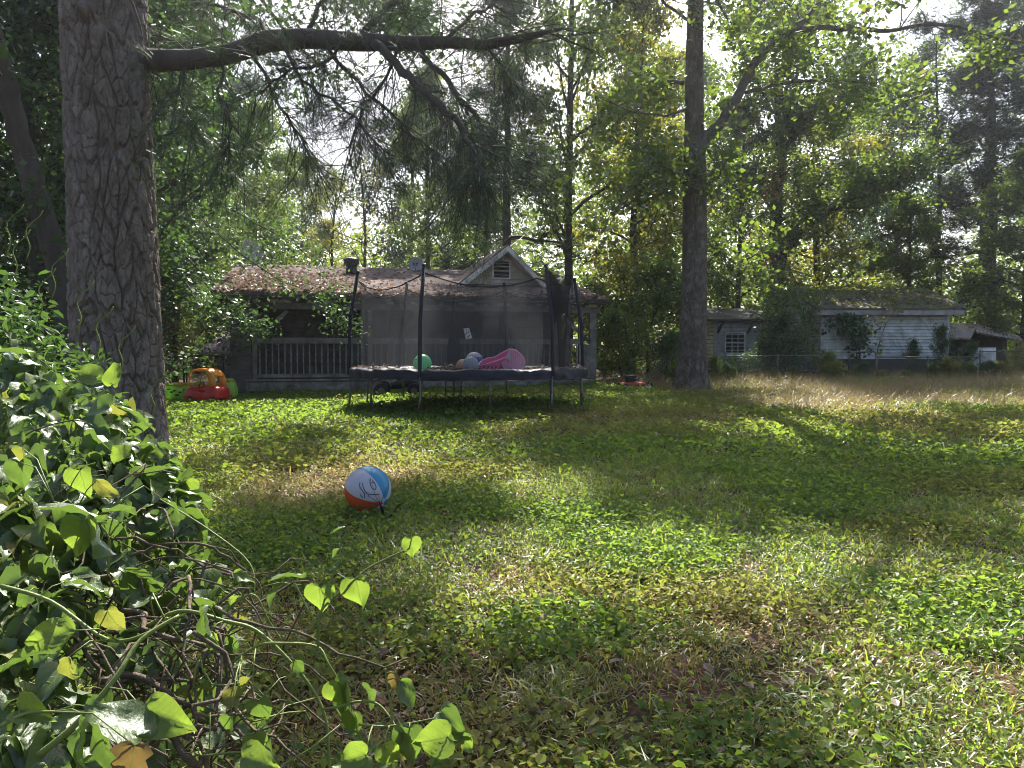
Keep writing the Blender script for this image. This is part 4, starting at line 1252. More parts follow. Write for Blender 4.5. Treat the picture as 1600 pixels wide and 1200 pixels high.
    # door and windows on the back wall
    for (pa, pb, qa, qb, nm) in ((583, 605, 484, 592, 'door'), (756, 780, 500, 540, 'window'), (512, 552, 490, 545, 'window')):
        x0, z1 = hl(pa, qa, 2.2); x1, z0 = hl(pb, qb, 2.2)
        z0 = max(z0, zd + .01)
        mb = MB(); g = .06
        mb.box(x0 - g, x0, 2.17, 2.22, z0, z1 + g); mb.box(x1, x1 + g, 2.17, 2.22, z0, z1 + g); mb.box(x0, x1, 2.17, 2.22, z1, z1 + g)
        if nm == 'window': mb.box(x0, x1, 2.17, 2.22, z0 - g, z0); mb.box(x0, x1, 2.18, 2.215, (z0 + z1) / 2 - .02, (z0 + z1) / 2 + .02)
        w = part(nm, mb, M['wood_dark'], t)
        mb = MB(); mb.box(x0, x1, 2.195, 2.21, z0, z1); part('pane' if nm == 'window' else 'door_leaf', mb, M['glass_dark'], w)
    # left end: enclosed dark corner
    x0, _ = hl(358, 500, 0); x1, _ = hl(392, 500, 0)
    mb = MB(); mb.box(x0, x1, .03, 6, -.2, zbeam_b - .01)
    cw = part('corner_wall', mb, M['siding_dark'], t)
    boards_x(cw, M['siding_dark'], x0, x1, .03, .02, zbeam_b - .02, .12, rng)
    mb = MB(); mb.box(x0 - .02, XL, -.04, .03, zbeam_b - .0, zbeam_t)
    mb.box(x0 - .25, x0 + .1, -.3, 3, zbeam_t + .01, zbeam_t + .06); part('corner_header', mb, M['wood_dark'], t)
    # posts
    posts = [(394, 401), (564, 570), (575, 581), (905, 911), (922, 932)]
    for a, b in posts:
        xa, _ = hl(a, 520, 0); xb, _ = hl(b, 520, 0)
        mb = MB(); mb.box(xa, xb, .0, .12, zd + .001, zbeam_b - .002); part('post', mb, M['wood_grey'], t)
    xa, _ = hl(909, 560, 0); xb, _ = hl(931, 560, 0)
    mb = MB(); mb.box(xa, xb, -.018, -.002, zb_b, zr_b); part('corner_panel', mb, M['wood_grey'], t)
    # braces
    for (p, q) in (((409, 522), (449, 485)), ((926, 537), (884, 497))):
        a = hl(*p, .05); b = hl(*q, .05)
        mb = MB(); mb.obox((a[0], .16, a[1]), (b[0], .16, b[1]), .05, .1); part('brace', mb, M['wood_grey'], t)
    # railing
    spans = [((401, 564), 17), ((582, 905), 36)]
    for (a, b), nbal in spans:
        xa, _ = hl(a, 550, 0); xb, _ = hl(b, 550, 0)
        mb = MB(); mb.box(xa, xb, -.06, -.022, zr_b, zr_t); rl = part('railing', mb, M['wood_grey'], t)
        mb = MB(); mb.box(xa, xb, -.05, -.021, zb_b, zb_t); part('bottom_rail', mb, M['wood_grey'], rl)
        me = None
        for k in range(nbal):
            x = xa + (xb - xa) * (k + .5) / nbal
            if me is None:
                m2 = MB(); m2.box(-.018, .018, -.02, .016, zb_t + .001, zr_b - .001); me = m2.mesh('baluster', M['wood_grey'])
            link('baluster', me, rl, loc=(x, 0, 0))
    # cable from the roof to the trees
    # roof leaves
    leaves = []
    r2 = np.random.default_rng(4)
    n = 0
    while n < 3400:
        x = r2.uniform(xl0, xend); y = -.40 + 6.4 * r2.random() ** 1.7
        if y > 2.1 and x > gx - 1.8: continue
        px, py = 0, 0
        dens = math.exp(-((x - .8) / 1.9) ** 2) * (1.0 if y < 4 else .4) + .16 + (.5 if y < .1 else 0)
        if r2.random() > dens: continue
        leaves.append((x, y, zslope(y) + th_ + .01 + .09 * r2.random() * math.exp(-((x - .8) / 1.6) ** 2) * (y < 3.6))); n += 1
    v, nn = leafquads(np.array(leaves), .4, .12, r2, .7)
    link('roof_leaves', np_mesh('roof_leaves', v, leafquad_faces(nn), M['leaf_dead']), t, kind='stuff', label='brown dead leaves heaped on the left part of the roof')
    # turbine vent
    x, z = hl(549, 431, 4.2); zb = zslope(4.2) + th_
    tv = thing('roof_vent', 'black round roof vent standing on the shingle roof left of the net', 'roof vent', tuple(H0 + U_ * x + V_ * 4.2 + np.array([0, 0, HZ + zb - .06])), TH)
    mb = MB(); mb.tube([(0, 0, 0), (0, 0, .34)], .175, 16); part('collar', mb, M['black_metal'], tv, True)
    mb = MB(); mb.tube([(0, 0, .32), (0, 0, .36), (0, 0, .42), (0, 0, .50), (0, 0, .55), (0, 0, .58)], [.17, .22, .245, .235, .17, .03], 20); part('cap', mb, M['black_metal'], tv, True)
    fins = MB()
    for k in range(18):
        a = 2 * pi * k / 18
        fins.obox((.235 * cos(a), .235 * sin(a), .37), (.235 * cos(a + .15), .235 * sin(a + .15), .53), .012, .03)
    part('fin', fins, M['black_metal'], tv, kind='stuff')
    # dishes
    for px, py, Y, tilt, sc, lab, az in ((650, 413, 5.6, .35, .27, 'small grey satellite dish with a dark mark on the roof ridge', -.3), (394, 394, 6.2, .5, .40, 'large grey dish half hidden in leaves above the left end of the roof', .5)):
        x, z = hl(px, py, Y)
        dh = thing('satellite_dish', lab, 'satellite dish', tuple(H0 + U_ * x + V_ * Y + np.array([0, 0, HZ + z])), TH + az)
        rings = []
        for k in range(7):
            rr = sc * k / 6; 
            rings.append([(rr * cos(a) * .92, .10 * (k / 6) ** 2 * -1 + .1 + rr * sin(a) * .25, rr * sin(a)) for a in np.linspace(0, 2 * pi, 24, endpoint=False)])
        mb = MB(); mb.loft(rings[1:] + [[(p[0], p[1] + .012, p[2]) for p in r] for r in rings[:0:-1]]); part('reflector', mb, M['dish'], dh, True)
        mb = MB(); mb.tube([(0, .08, 0), (0, .16, -.1), (0, .16, -sc - .25)], .02, 8); part('mast', mb, M['galv'], dh)
        mb = MB(); mb.tube([(0, 0, -sc * .9), (0, -sc * 1.1, -.05)], .012, 6); mb.box(-.03, .03, -sc * 1.1 - .06, -sc * 1.1 + .04, -.07, 0); part('feed_arm', mb, M['galv'], dh)
        if sc < .3:
            mb = MB(); mb.box(-.10, -.02, -.022, -.016, -.01, .05); mb.box(.0, .07, -.022, -.016, .0, .05); part('logo', mb, M['black_metal'], dh)
    return t
build_house()

def build_wires():
    mb = MB()
    a = W(690, 424, 26.5); b = W(740, 366, 27)
    for k, (p, q) in enumerate((((693, 424, 26), (838, 330, 30)), ((706, 420, 26), (845, 345, 30)))):
        A = W(*p); B = W(*q)
        m = MB(); m.tube([A + (B - A) * i / 10 - np.array([0, 0, .35 * sin(pi * i / 10)]) for i in range(11)], .010, 4)
        o = part('utility_cable', m, M['galv'], None)
        o['label'] = ['thin cable running up from the house ridge into the trees', 'second thin cable just below the first, from the gable into the trees'][k]; o['category'] = 'cable'
build_wires()

# ================================================================== shed, annex, lean-to
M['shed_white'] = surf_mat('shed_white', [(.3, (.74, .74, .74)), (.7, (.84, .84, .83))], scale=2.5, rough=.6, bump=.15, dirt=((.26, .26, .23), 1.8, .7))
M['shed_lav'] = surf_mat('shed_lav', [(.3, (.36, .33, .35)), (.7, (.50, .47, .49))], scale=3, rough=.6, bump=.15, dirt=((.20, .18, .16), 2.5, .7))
M['mossy'] = surf_mat('mossy_roof', [(.36, (.05, .042, .035)), (.5, (.12, .10, .085)), (.60, (.13, .14, .045)), (.72, (.24, .25, .04))], scale=1.6, rough=.95, bump=1, bscale=25, detail=10)
M['rust'] = surf_mat('rusty_tin', [(.3, (.36, .31, .29)), (.5, (.50, .44, .40)), (.6, (.30, .17, .08)), (.75, (.16, .09, .05))], scale=3, rough=.6, bump=.3, detail=8, spec=.5)
def build_shed():
    rng = np.random.default_rng(6)
    d = 26.0
    gx0, gx1 = W(1284, 500, d)[0], W(1481, 500, d)[0]
    g = gzf(12, d) - .1
    ztop = W(1380, 487, d)[2] - g; zbot = W(1380, 561, d)[2] - g
    dep = 4.6
    t = thing('shed', 'white clapboard shed with a mossy sagging roof, partly covered by vines', 'shed', (gx0, d, g))
    L = gx1 - gx0
    zr = W(1340, 452, d + dep / 2)[2] - g
    mb = MB(); mb.prism([(0, 0), (dep, 0), (dep, ztop), (dep / 2, zr - .12), (0, ztop)], 0, L, axis='x')
    wl = part('wall', mb, M['wood_dark'], t)  # dark backing, so the board gaps read as painted lap shadows
    boards_x(wl, M['shed_white'], 0, L, 0, zbot, ztop, .108, rng)
    # gable-end boards (facing -x)
    gm = MB(); z = .3
    while z < zr - .2:
        hy = dep / 2 if z < ztop else dep / 2 * (zr - .1 - z) / (zr - .1 - ztop)
        a, b = dep / 2 - hy, dep / 2 + hy
        m2 = MB(); m2.add([(-.045, a, z), (-.045, b, z), (-.006, b, z + .100), (-.006, a, z + .100), (0.0, a, z), (0, b, z), (0, b, z + .100), (0, a, z + .100)], [(0, 3, 2, 1), (0, 1, 5, 4), (2, 3, 7, 6)])
        part('board', m2, M['shed_white'], wl); z += .108
    mb = MB(); mb.box(-.045, .05, -.045, .0, zbot - .02, ztop); mb.box(L - .05, L + .03, -.045, .0, zbot - .02, ztop); part('corner_trim', mb, M['shed_white'], t)
    mb = MB(); mb.box(0, L, .03, .06, 0, zbot - .01)
    part('foundation', mb, M['black_gap'], t)
    mb = MB(); mb.box(-.3, L + .38, -.32, -.28, ztop - .12, ztop + .03); part('fascia', mb, M['shed_lav'], t)
    # roof: slightly sagging slabs
    for sgn in (0, 1):
        n = 16; rings = []
        for i in range(n + 1):
            x = -.32 + (L + .72) * i / n
            sag = -.07 * sin(pi * i / n) + .015 * sin(i * 2.1)
            y0, y1 = (-.34, dep / 2) if sgn == 0 else (dep + .34, dep / 2)
            ze_ = ztop + .04; zr_ = zr + sag
            rings.append([(x, y0, ze_ - .0), (x, y0, ze_ + .06), (x, (y0 + y1) / 2, (ze_ + zr_) / 2 + .05 + .03 * sin(i * 1.3)), (x, y1, zr_ + .05), (x, y1, zr_), ])
        mb = MB(); mb.loft(rings); part('roof', mb, M['mossy'], t)
    lv = []
    for _ in range(1100):
        x = rng.uniform(-.3, L + .3); u = rng.random(); y = -.3 + (dep / 2 + .3) * u
        lv.append((x, y, ztop + .12 + (zr - ztop) * u + .0))
    v, n = leafquads(np.array(lv), .5, .09, rng, .7)
    link('moss_and_litter', np_mesh('roof_litter', v, leafquad_faces(n), M['leaf_b']), t, kind='stuff')
    # small dark vine-draped window in the wall
    vx = W(1340, 520, d)[0] - gx0
    # annex to the left
    d2 = 27.2
    ax0, ax1 = W(1117, 540, d2)[0], W(1225, 540, d2)[0]
    t2 = thing('annex', 'low white clapboard annex with an old wooden window, left of the mossy shed', 'outbuilding', (ax0, d2, g))
    La = ax1 - ax0; zt = W(1150, 500, d2)[2] - g; zb = W(1150, 556, d2)[2] - g
    mb = MB(); mb.box(0, La, 0, 2.4, 0, zt); wl = part('wall', mb, M['wood_dark'], t2)  # backing coloured dark to draw shadow lines between the boards
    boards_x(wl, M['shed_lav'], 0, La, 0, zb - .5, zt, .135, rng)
    for k in range(16):
        z = zb - .5 + k * .135
        if z > zt: break
        m2 = MB(); m2.box(-.025, -.001, 0, 2.4, z + .006, z + .125); part('board', m2, M['shed_white'], wl)
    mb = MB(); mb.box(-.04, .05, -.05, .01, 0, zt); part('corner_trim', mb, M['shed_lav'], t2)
    mb = MB(); mb.prism([(-.35, zt - .05), (2.8, zt + .5), (2.8, zt + .56), (-.35, zt + .02)], -.35, La + .2, axis='x'); part('roof', mb, M['gutter'], t2)
    for px in (1121, 1168):
        x = W(px, 520, d2)[0] - ax0
        mb = MB(); mb.obox((x, -.01, zt - .45), (x + .12, -.3, zt - .05), .06, .06); part('bracket', mb, M['wood_dark'], t2)
    wx0, wx1 = W(1134, 530, d2)[0] - ax0, W(1162, 530, d2)[0] - ax0; wz1 = W(1140, 521, d2)[2] - g; wz0 = W(1140, 551, d2)[2] - g
    mb = MB(); f_ = .05
    mb.box(wx0 - f_, wx0, -.06, -.005, wz0 - f_, wz1 + f_); mb.box(wx1, wx1 + f_, -.06, -.005, wz0 - f_, wz1 + f_); mb.box(wx0, wx1, -.06, -.005, wz1, wz1 + f_); mb.box(wx0 - .1, wx1 + .1, -.08, -.005, wz0 - f_ * 1.6, wz0)
    w = part('window', mb, M['shed_white'], t2)
    mb = MB(); mb.box(wx0, wx1, -.035, -.03, wz0, wz1); part('pane', mb, M['glass_dark'], w)
    mb = MB()
    for k in (1, 2): mb.box(wx0 + (wx1 - wx0) * k / 3 - .012, wx0 + (wx1 - wx0) * k / 3 + .012, -.05, -.036, wz0, wz1)
    mb.box(wx0, wx1, -.052, -.036, (wz0 + wz1) / 2 - .012, (wz0 + wz1) / 2 + .012); part('glazing_bar', mb, M['shed_white'], w)
    # lean-to, right
    d3 = 26.5
    lx0 = W(1486, 520, d3)[0]
    t3 = thing('lean_to', 'open lean-to with a rusty tin roof at the right of the shed', 'lean-to', (lx0, d3, g))
    zz = lambda px, py, dd: W(px, py, dd)[2] - g
    xx = lambda px, dd: W(px, 520, dd)[0] - lx0
    A = (xx(1484, 25.9), -.6, zz(1484, 529, 25.9)); B = (xx(1516, 25.7), -.8, zz(1516, 529, 25.7)); Cc = (xx(1500, 29), 2.5, zz(1500, 504, 29)); Dd = (xx(1470, 29), 2.5, zz(1470, 504, 29))
    E = (xx(1528, 29), 2.5, zz(1528, 506, 29)); Fp = (xx(1597, 26), -.5, zz(1597, 532, 26)); Gp = (xx(1590, 29), 2.5, zz(1590, 524, 29))
    mb = MB(); mb.add([A, B, E, Dd], [(0, 1, 2, 3)]); mb.add([(p[0], p[1], p[2] - .05) for p in (A, B, E, Dd)], [(3, 2, 1, 0)])
    part('tin_sheet', mb, M['rust'], t3)
    B2 = (B[0] + .35, B[1] + .25, B[2] + .22)
    mb = MB(); mb.add([B2, Fp, Gp, E], [(0, 1, 2, 3)]); mb.add([(p[0], p[1], p[2] - .05) for p in (B2, Fp, Gp, E)], [(3, 2, 1, 0)])
    part('tin_sheet', mb, M['rust'], t3)
    # corrugation ribs
    mb = MB()
    for k in range(9):
        u = k / 8; a = np.array(A) + (np.array(B) - A) * u; b = np.array(Dd) + (np.array(E) - Dd) * u
        mb.obox(a + np.array([0, 0, .01]), b + np.array([0, 0, .01]), .03, .03)
    for k in range(12):
        u = k / 11; a = np.array(B2) + (np.array(Fp) - B2) * u; b = np.array(E) + (np.array(Gp) - E) * u
        mb.obox(a + np.array([0, 0, .01]), b + np.array([0, 0, .01]), .03, .03)
    part('rib', mb, M['rust'], t3, kind='stuff')
    for (x, y, zt_) in ((.3, -.5, 1.3), (xx(1594, 26) , -.4, 1.25), (xx(1550, 29), 2.4, 1.8)):
        mb = MB(); mb.box(x - .05, x + .05, y - .05, y + .05, -.2, zt_); part('post', mb, M['wood_dark'], t3)
    mb = MB(); mb.box(0, xx(1596, 28), 2.3, 2.36, -.2, 1.9); part('back_wall', mb, M['wood_dark'], t3)
    bx0, bx1 = xx(1517, 25.6), xx(1560, 25.6)
    t4 = thing('old_cabinet', 'pale old cabinet standing under the rusty lean-to', 'cabinet', (lx0 + bx0, 25.7, g))
    mb = MB(); mb.box(0, bx1 - bx0, 0, .6, .02, zz(1540, 543, 25.6)); cb = part('body', mb, M['shed_white'], t4)
    mb = MB(); mb.box(.03, (bx1 - bx0) / 2 - .01, -.02, -.001, .08, zz(1540, 546, 25.6)); part('door', mb, M['shed_white'], t4)
    mb = MB(); mb.box((bx1 - bx0) / 2 + .01, bx1 - bx0 - .03, -.02, -.001, .08, zz(1540, 546, 25.6)); part('door', mb, M['shed_white'], t4)
    return gx0, g
shed_x, shed_g = build_shed()

def vine_on(name, label, blobs, mat, leaf, seed, stems, cat='vine'):
    rng = np.random.default_rng(seed)
    t = thing(name, label, cat)
    mb = MB()
    for path, r in stems:
        P = [W(*q) for q in path]; P2 = []
        for i in range(len(P) - 1):
            for k in range(3): P2.append(P[i] + (P[i + 1] - P[i]) * k / 3 + rng.normal(0, .02, 3))
        P2.append(P[-1])
        mb.tube(P2, [r * (1 - .6 * i / len(P2)) for i in range(len(P2))], 5)
    part('stem', mb, M['bark_tree'], t)
    q = []
    for px, py, d, rx, rz, n in blobs:
        c = W(px, py, d); m = max(2, n // 14)
        a = c + rng.normal(0, 1, (m, 3)) * np.array([rx, .22, rz])
        q.append(np.repeat(a, 14, 0) + rng.normal(0, .13, (m * 14, 3)))
    q = np.concatenate(q)
    v, f = rhomb(q, .6, leaf, rng, .75, .5)
    link('foliage', np_mesh('foliage', v, f, M[mat]), t, kind='stuff')
vine_on('vine', 'mass of vines climbing over the left corner of the shed', [(1222, 462, 26.5, .4, .22, 300), (1206, 510, 25.6, .2, .45, 620), (1200, 560, 25.2, .4, .25, 420), (1250, 460, 26.2, .4, .14, 180), (1262, 500, 25.8, .16, .4, 300), (1272, 548, 25.6, .2, .2, 140), (1190, 480, 27, .25, .2, 120), (1150, 572, 26.2, .5, .15, 300)],
        'leaf_a', .13, 61, [([(1205, 600, 25), (1200, 540, 25.5), (1215, 490, 26), (1240, 460, 26.4)], .04), ([(1250, 600, 25.2), (1262, 540, 25.6), (1255, 480, 26)], .03)])
vine_on('vine', 'dark clump of vines hanging on the middle of the white shed wall', [(1328, 500, 25.7, .28, .10, 240), (1335, 515, 25.65, .2, .15, 300), (1342, 538, 25.6, .10, .16, 160), (1300, 505, 25.7, .12, .1, 60)],
        'leaf_c', .13, 62, [([(1345, 600, 25.4), (1342, 540, 25.7), (1335, 500, 25.8), (1315, 485, 25.8)], .03)])
vine_on('sapling', 'thin bare leaning sapling in front of the white shed wall', [(1385, 505, 24.8, .3, .2, 40), (1372, 530, 24.6, .2, .2, 40), (1400, 480, 25, .2, .1, 24)],
        'leaf_b', .11, 63, [([(1362, 600, 24), (1370, 545, 24.4), (1385, 505, 24.8), (1400, 482, 25), (1412, 470, 25.2)], .018)], cat='sapling')

# ================================================================== fences
M['wire'] = flat('fence_wire', (.12, .12, .115), .6, .3, .3)
def chain_mesh(x0, z0, x1, z1, h, s=.07, r=.0018):
    """diamond wire between two ground points in a plane: returns verts/faces arrays, local along x"""
    mb = MB(); Lx = x1 - x0; n = int(Lx / s) + 2
    for k in range(-int(h / s) - 1, n):
        for sg in (1, -1):
            a = k * s; b = a + h * sg * 1.0
            # clip a line from (a,0) to (b,h)
            u0, u1 = 0.0, 1.0
            if b != a:
                t0 = (0 - a) / (b - a); t1 = (Lx - a) / (b - a)
                lo, hi = min(t0, t1), max(t0, t1); u0, u1 = max(0, lo), min(1, hi)
            if u1 - u0 < .02: continue
            zz = lambda x: z0 + (z1 - z0) * x / Lx
            p = (a + (b - a) * u0, 0, h * u0); q = (a + (b - a) * u1, 0, h * u1)
            mb.obox((p[0], 0, p[2] + zz(p[0])), (q[0], 0, q[2] + zz(q[0])), r * 2, r * 2, (0, 1, 0))
    return mb
def build_fences():
    # right-hand fence, three runs and a gate
    d = 23.0
    def run(px0, px1, rail_y, label, posts, mat='galv', dd=d, name='chain_link_fence', hgt=None, matw='wire', cat='fence'):
        a = W(px0, rail_y, dd); b = W(px1, rail_y, dd)
        ga, gb = gzf(a[0], dd) - .1, gzf(b[0], dd) - .1
        h = min(a[2] - ga, b[2] - gb)
        t = thing(name, label, cat, (a[0], dd, ga))
        L = b[0] - a[0]
        mb = MB(); mb.tube([(0, 0, a[2] - ga), (L, 0, b[2] - ga)], .015, 8); part('top_rail', mb, M[mat], t, True)
        part('wire_mesh', chain_mesh(0, 0, L, gb - ga, h), M[matw], t, kind='stuff')
        for p in posts:
            x = W(p, rail_y, dd)[0] - a[0]
            mb = MB(); mb.tube([(x, 0, -.2), (x, 0, h + .04), (x, 0, h + .07)], [.026, .026, .01], 8); part('post', mb, M[mat], t, True)
        return t
    run(1120, 1306, 556, 'chain-link fence between the grey trunk and the little gate, overgrown with vines', [1122, 1215, 1305])
    run(1371, 1532, 558, 'chain-link fence in front of the white shed wall, hidden by shrubs', [1371, 1450])
    run(1532, 1640, 549, 'chain-link fence at the right edge with a bright top rail', [1532, 1620], dd=22.5)
    # arched gate
    a = W(1326, 551, d); b = W(1368, 549, d); g = gzf(a[0], d)
    t = thing('gate', 'little chain-link gate with rounded top corners in front of the shed', 'gate', (a[0], d - .05, g - .05))
    L = b[0] - a[0]; h = a[2] - g + .06
    P = [(0, 0, .05), (0, 0, h - .14), (.03, 0, h - .05), (.12, 0, h), (L - .1, 0, h + .03), (L - .02, 0, h), (L, 0, h - .1), (L, 0, .05), (0, 0, .05)]
    mb = MB(); mb.tube(P, .02, 8); part('gate_frame', mb, M['galv'], t, True)
    part('wire_mesh', chain_mesh(0, 0, L, 0, h - .06), M['wire'], t, kind='stuff')
    # dark pipe gate and fence left
    dd = 20.6
    a = W(291, 556, dd); b = W(349, 556, dd); g = gzf(a[0], dd)
    t = thing('pipe_gate', 'dark pipe gate with rounded corners left of the house', 'gate', (a[0], dd, g - .03))
    L = b[0] - a[0]; h = a[2] - g + .03
    P = [(0, 0, .1), (0, 0, h - .12), (.04, 0, h - .03), (.12, 0, h), (L - .12, 0, h), (L - .04, 0, h - .03), (L, 0, h - .12), (L, 0, .1), (0, 0, .1)]
    mb = MB(); mb.tube(P, .024, 8); part('gate_frame', mb, M['black_metal'], t, True)
    part('wire_mesh', chain_mesh(0, .1, L, .1, h - .12, .075), M['black_metal'], t, kind='stuff')
    run(232, 288, 556, 'dark chain-link fence between the pine trunk and the pipe gate', [236, 287], 'black_metal', dd, matw='black_metal')
    # neighbour's outbuilding behind the gate
    dd = 27.5
    a = W(322, 600, dd); g = gzf(a[0], dd)
    t = thing('small_outbuilding', 'small grey outbuilding with a low roof seen through the pipe gate', 'outbuilding', (a[0], dd, g))
    zt = W(330, 553, dd)[2] - g; L = 4.5
    mb = MB(); mb.box(.4, L, 0, 3, 0, zt); wl = part('wall', mb, M['wood_dark'], t)
    rr = np.random.default_rng(8); boards_x(wl, M['siding_dark'], .4, L, 0, .2, zt, .14, rr)
    mb = MB(); mb.prism([(-.35, zt - .02), (3.3, zt + 1.0), (3.3, zt + 1.08), (-.35, zt + .06)], -.2, L + .3, axis='x'); part('roof', mb, M['shingle'], t)
build_fences()
# ================================================================== trampoline
M['foam'] = flat('foam_sleeve', (.018, .018, .024), .7, .3)
M['mat_black'] = flat('jump_mat', (.02, .02, .022), .6, .3)
M['pad'] = surf_mat('pad', [(.3, (.006, .007, .016)), (.7, (.016, .017, .032))], scale=4, rough=.4, bump=.6, bscale=9, spec=.25)
M['steel'] = surf_mat('steel', [(.3, (.14, .135, .13)), (.7, (.26, .25, .24))], scale=10, rough=.45, bump=.05, metal=.6, dirt=((.10, .06, .04), 8, .4))
def net_mat(name, op, col):
    m, nt, out = new_mat(name)
    tr = N(nt, 'ShaderNodeBsdfTransparent'); d = N(nt, 'ShaderNodeBsdfDiffuse'); d.inputs[0].default_value = (*col, 1)
    tl = N(nt, 'ShaderNodeBsdfTranslucent'); tl.inputs[0].default_value = (*col, 1)
    a = N(nt, 'ShaderNodeMixShader'); a.inputs[0].default_value = .3; nt.links.new(d.outputs[0], a.inputs[1]); nt.links.new(tl.outputs[0], a.inputs[2])
    tc = N(nt, 'ShaderNodeTexCoord')
    w = N(nt, 'ShaderNodeTexWave'); w.inputs['Scale'].default_value = 9; w.inputs['Distortion'].default_value = 6; w.inputs['Detail'].default_value = 2; w.inputs['Detail Scale'].default_value = .7
    nt.links.new(tc.outputs['Object'], w.inputs[0])
    f = math_n(nt, 'MULTIPLY_ADD', w.outputs['Fac'], .10); nt.nodes[-1].inputs[2].default_value = op - .05
    b = N(nt, 'ShaderNodeMixShader'); nt.links.new(f, b.inputs[0]); nt.links.new(tr.outputs[0], b.inputs[1]); nt.links.new(a.outputs[0], b.inputs[2])
    nt.links.new(b.outputs[0], out.inputs[0]); return m
M['net'] = net_mat('net', .38, (.085, .085, .09))
M['net_dense'] = net_mat('net_dense', .6, (.03, .03, .035))

TC = (-.86, 15.9)
def build_trampoline():
    rng = np.random.default_rng(12)
    g = gzf(*TC); R = 2.30; zd = .78
    t = thing('trampoline', 'large round trampoline with a dark safety net and navy pad', 'trampoline', (TC[0], TC[1], g))
    def pt(a, r, z): return np.array([r * sin(radians(a)), -r * cos(radians(a)), z])
    gl = lambda p: gzf(TC[0] + p[0], TC[1] + p[1]) - g
    A0 = -18
    tops = []
    mb = MB(); mb.tube([pt(a, R, zd - .04) for a in np.linspace(0, 360, 61)], .022, 8, cap=False); part('frame_ring', mb, M['steel'], t, True)
    mb = MB(); n = 60
    vs = [pt(a, R - .28, zd - .015 - .02 * 0) for a in np.arange(0, 360, 6)]
    mb.add(vs + [(0, 0, zd - .06)], [(i, (i + 1) % n, n) for i in range(n)]); part('jumping_mat', mb, M['mat_black'], t, True)
    # pad: wrinkled ring with a hanging skirt
    mb = MB(); n = 180; rings = []
    prof = [(-.34, .0), (-.30, .035), (-.15, .045), (.03, .04), (.075, .015), (.085, -.05), (.08, -.10), (.085, -.135)]
    W_ = [rng.normal(0, 1, n + 1) for _ in prof]
    for i in range(n):
        a = i * 360 / n
        wv = .005 * sin(radians(a * 23)) + .004 * sin(radians(a * 41 + 30)) + .006 * sin(radians(a * 9))
        rings.append([pt(a, R + p + (.012 * W_[k][i] if k > 3 else 0), zd + q + wv * (1.3 if k < 5 else 1.0) + .008 * W_[k][i]) for k, (p, q) in enumerate(prof)])
    k = len(prof); vs = [p for r in rings for p in r]; fs = []
    for i in range(n):
        for j in range(k - 1): fs.append((i * k + j, i * k + j + 1, ((i + 1) % n) * k + j + 1, ((i + 1) % n) * k + j))
    mb.add(vs, fs); part('pad', mb, M['pad'], t, True)
    # leg uprights and poles
    for q in range(6):
        a = A0 + 60 * q
        foot = pt(a - 1, R + .10, 0); foot[2] = gl(foot)
        top = pt(a, R - .10, 2.62 + (.05 if q % 2 else 0)); knee = pt(a, R + .09, zd)
        lean = .12 if q == 5 else 0
        mb = MB(); mb.tube([foot + np.array([0, 0, -.02]), pt(a, R + .06, .35), pt(a, R + .06, zd - .05)], .021, 8); lg = part('leg', mb, M['steel'], t, True)
        mb = MB(); mid = (knee + top) / 2 + pt(a, .06, 0)
        mb.tube([pt(a, R + .10, .70), knee, mid, top], [.023, .034, .034, .032], 10); pl = part('net_pole', mb, M['foam'], t, True)
        mb = MB(); mb.sphere(tuple(top + np.array([0, 0, .02])), .038, nu=10, nv=6); part('pole_cap', mb, M['black_metal'], pl, True)
        tops.append(top)
        a2 = a + 30
        f2 = pt(a2, R + .02, 0); f2[2] = gl(f2)
        mb = MB(); mb.tube([f2, pt(a2, R, .5), pt(a2, R, zd - .05)], .020, 8); part('leg', mb, M['steel'], t, True)
    # two leg foot bars at the front-left visible on the ground
    for a in (-78 + 0, 252 + 0, -18, 42, 102):
        f1 = pt(a, R + .1, 0); f1[2] = gl(f1) + .02; f2 = pt(a + 30, R + .02, 0); f2[2] = gl(f2) + .02
        c = (f1 + f2) / 2; c[2] += .0
        mb = MB(); mb.tube([f1, c, f2], .018, 6); part('foot_bar', mb, M['steel'], t, True)
    # net: hung between pole tops, sagging
    cols = 96; rows = 9
    V = []
    for i in range(cols):
        a = A0 + 360 * i / cols; u = (i % (cols // 6)) / (cols // 6)
        s = 4 * u * (1 - u); q = int(i // (cols // 6))
        zt = 2.52 - .24 * s - (.10 if q == 1 else 0)
        rt = R - .14 - .16 * s
        for j in range(rows):
            v = j / (rows - 1)
            r = (R - .22) * (1 - v) + rt * v - .10 * s * sin(pi * v) + .02 * sin(i * 1.9 + v * 7)
            z = (zd + .02) * (1 - v) + zt * v
            V.append(pt(a, r, z))
    fs = []
    for i in range(cols):
        if cols // 6 * 1 - 0 <= i < cols // 6 * 1 + 3: continue     # slack opening beside the right front pole
        for j in range(rows - 1):
            i2 = (i + 1) % cols; fs.append((i * rows + j, i2 * rows + j, i2 * rows + j + 1, i * rows + j + 1))
    mb = MB(); mb.add(V, fs); part('net', mb, M['net'], t, True)
    top_edge = MB(); top_edge.tube([V[i * rows + rows - 1] for i in range(cols)] + [V[rows - 1]], .012, 5, cap=False); part('net_hem', top_edge, M['foam'], t)
    # gathered net hanging beside the right front pole
    c = tops[1]
    rings = []
    for k in range(9):
        v = k / 8; z = 2.60 - .95 * v; cx = c[0] + .04 + .16 * sin(v * 2.6); cyy = c[1] + .06; rr = .035 + .06 * sin(pi * min(1, v * 1.05)) ** .8
        rings.append([(cx + rr * (1 + .35 * sin(5 * a + v * 4)) * cos(a), cyy + rr * (1 + .35 * sin(5 * a + v * 4)) * sin(a), z) for a in np.linspace(0, 2 * pi, 20, endpoint=False)])
